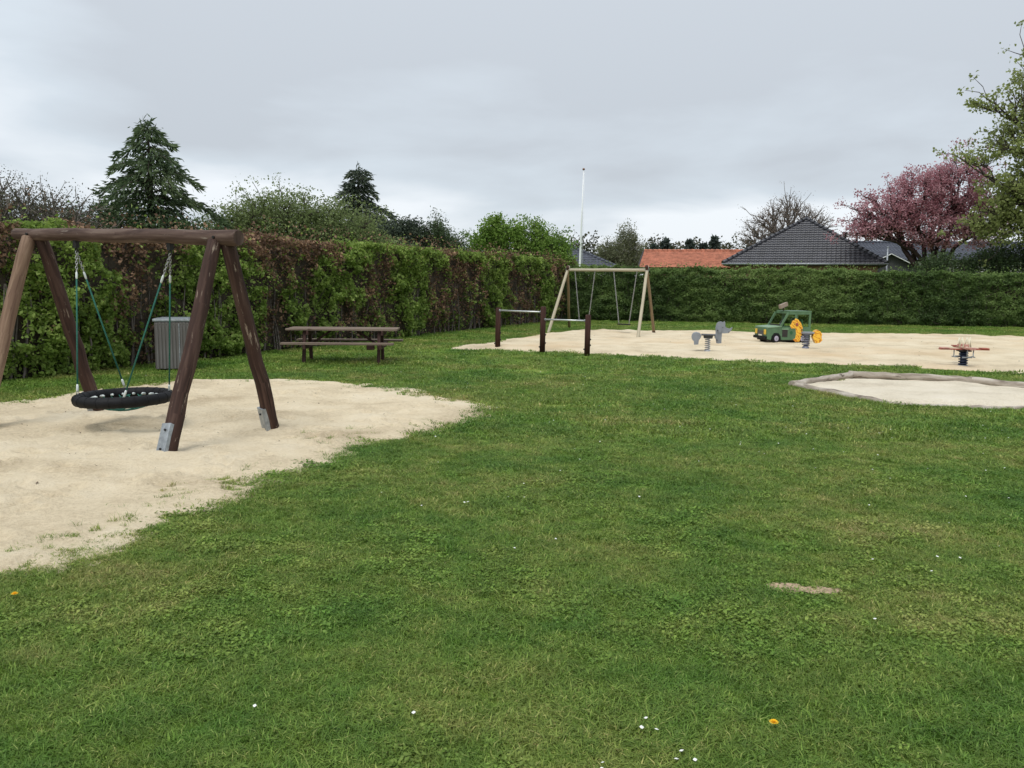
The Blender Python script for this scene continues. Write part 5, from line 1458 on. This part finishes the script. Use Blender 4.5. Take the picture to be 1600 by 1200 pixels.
# local: x forward, y to the car's left, z up; rear at x = 0
Wc = .80
for s_ in (-1, 1):
    T_ = Matrix.Translation((0, s_ * Wc / 2, 0))
    m = MB()
    body = [(.0, .10), (.12, .10), (.14, .20), (.22, .29), (.38, .29), (.46, .20), (.48, .10), (1.06, .10), (1.08, .20), (1.16, .29), (1.32, .29), (1.40, .20), (1.42, .10), (1.56, .12), (1.57, .40), (1.54, .44), (1.05, .47), (.0, .45)]
    m.plate(body, .035, T_)
    side = m.build('side_panel', M['car_green'], car, .004)
    up = MB()
    up.plate([(1.05, .462), (1.13, .462), (.86, .86), (.78, .86)], .034, T_)
    up.plate([(.0, .448), (.075, .448), (.075, .86), (.0, .86)], .034, T_)
    up.plate([(.50, .455), (.585, .458), (.585, .86), (.50, .86)], .033, T_)
    up.plate([(.0, .80), (.80, .80), (.775, .872), (.0, .872)], .037, T_)
    up.build('window_frame', M['car_green'], car, .004)
    MB().box((.93, s_ * (Wc / 2 + .012), .285), (.19, .03, .20)).build('dark_step_block', M['darkgap'], side)  # dark block on the panel, painted shade in place of a foot opening
    MB().box((.93, s_ * (Wc / 2 + .018), .40), (.24, .03, .03)).build('step_trim', M['hood_green'], side)
    MB().tube([(.70, s_ * (Wc / 2 + .018), .30), (.70, s_ * (Wc / 2 + .024), .30)], .05, 14).build('emblem', M['car_inner'], side)
    for x in (.30, 1.24):
        w = MB().tube([(x, s_ * (Wc / 2 - .06), .14), (x, s_ * (Wc / 2 - .05), .14), (x, s_ * (Wc / 2 + .03), .14), (x, s_ * (Wc / 2 + .045), .14)], [.13, .15, .15, .13], 22).build('wheel', M['rubber'], car)
        MB().tube([(x, s_ * (Wc / 2 + .044), .14), (x, s_ * (Wc / 2 + .052), .14)], [.078, .070], 18).build('hub', M['hubcap'], w)
        MB().tube([(x, s_ * (Wc / 2 + .052), .14), (x, s_ * (Wc / 2 + .062), .14)], .028, 12).build('hub_nut', M['greymetal'], w)
MB().plate([(1.06, .455), (1.55, .425), (1.55, .455), (1.06, .488)], Wc + .06).build('hood', M['hood_green'], car, .01)
MB().box((1.555, 0, .30), (.03, Wc - .04, .26)).build('front_panel', M['car_green'], car, .004)
MB().box((1.578, 0, .285), (.02, .40, .13)).build('grille', M['grey_dark'], car, .004)
MB().box((1.60, 0, .165), (.05, Wc + .02, .075)).build('bumper', M['rubber'], car, .012)
for s_ in (-1, 1):
    MB().box((1.580, s_ * .29, .315), (.03, .12, .14)).build('headlight', M['yellow'], car, .012)
MB().box((1.584, 0, .215), (.02, .22, .05)).build('number_plate', M['cream'], car, .003)
MB().box((.39, 0, .885), (.80, Wc + .05, .028)).build('roof', M['car_green'], car, .006)
MB().box((1.03, 0, .50), (.05, Wc - .04, .05)).build('dashboard', M['darkgap'], car, .006)
MB().box((.79, 0, .845), (.05, Wc - .04, .05)).build('windscreen_rail', M['car_green'], car, .004)
MB().box((.02, 0, .28), (.03, Wc - .04, .34)).build('rear_panel', M['car_green'], car, .004)
MB().box((.75, 0, .09), (1.5, Wc - .06, .03)).build('floor', M['darkgap'], car)
MB().box((.42, 0, .28), (.30, Wc - .08, .04)).build('seat', M['car_inner'], car, .006)
MB().box((.28, 0, .48), (.03, Wc - .08, .36)).build('seat_back', M['car_inner'], car, .006)
sw_ = MB().ring((.92, .17, .56), .10, .012, (.8, 0, .5), 22, 7).build('steering_wheel', M['grey_dark'], car)
MB().tube([(.92, .17, .56), (1.02, .17, .49)], .014, 8).build('steering_column', M['grey_dark'], sw_)
vb = MB().box((.78, -.02, 1.04), (.30, .12, .115), Matrix.Rotation(R(16), 3, 'Y') @ Matrix.Rotation(R(12), 3, 'Z')).build('roof_lookout', M['board'], car, .006)
MB().tube([(.76, -.02, .895), (.77, -.02, .99)], .022, 10).build('lookout_post', M['post_cap'], vb)

# ------------------------------------------------------------------ log sandbox
sb = empty('log_sandbox', (7.0, 13.4, 0), 0, 'sandbox edged with weathered grey logs on the lawn', 'sandbox')
o0 = Vector((7.0, 13.4, 0))
hz = {0: (.045, .08), 1: (.085, .075), 2: (.07, .06), 3: (.05, .03), 4: (.01, -.01), 5: (-.02, -.03), 6: (-.02, .03)}
for i in range(len(SANDBOX)):
    a, b = SANDBOX[i], SANDBOX[(i + 1) % len(SANDBOX)]
    z0, z1 = hz[i]
    d = (Vector((*b, 0)) - Vector((*a, 0))).normalized()
    m = rough_log(Vector((*a, z0)) - d * .06, Vector((*b, z1)) + d * .04, .072, .066, 14, .006, 12)
    local(m).build('log', M['log'], sb)
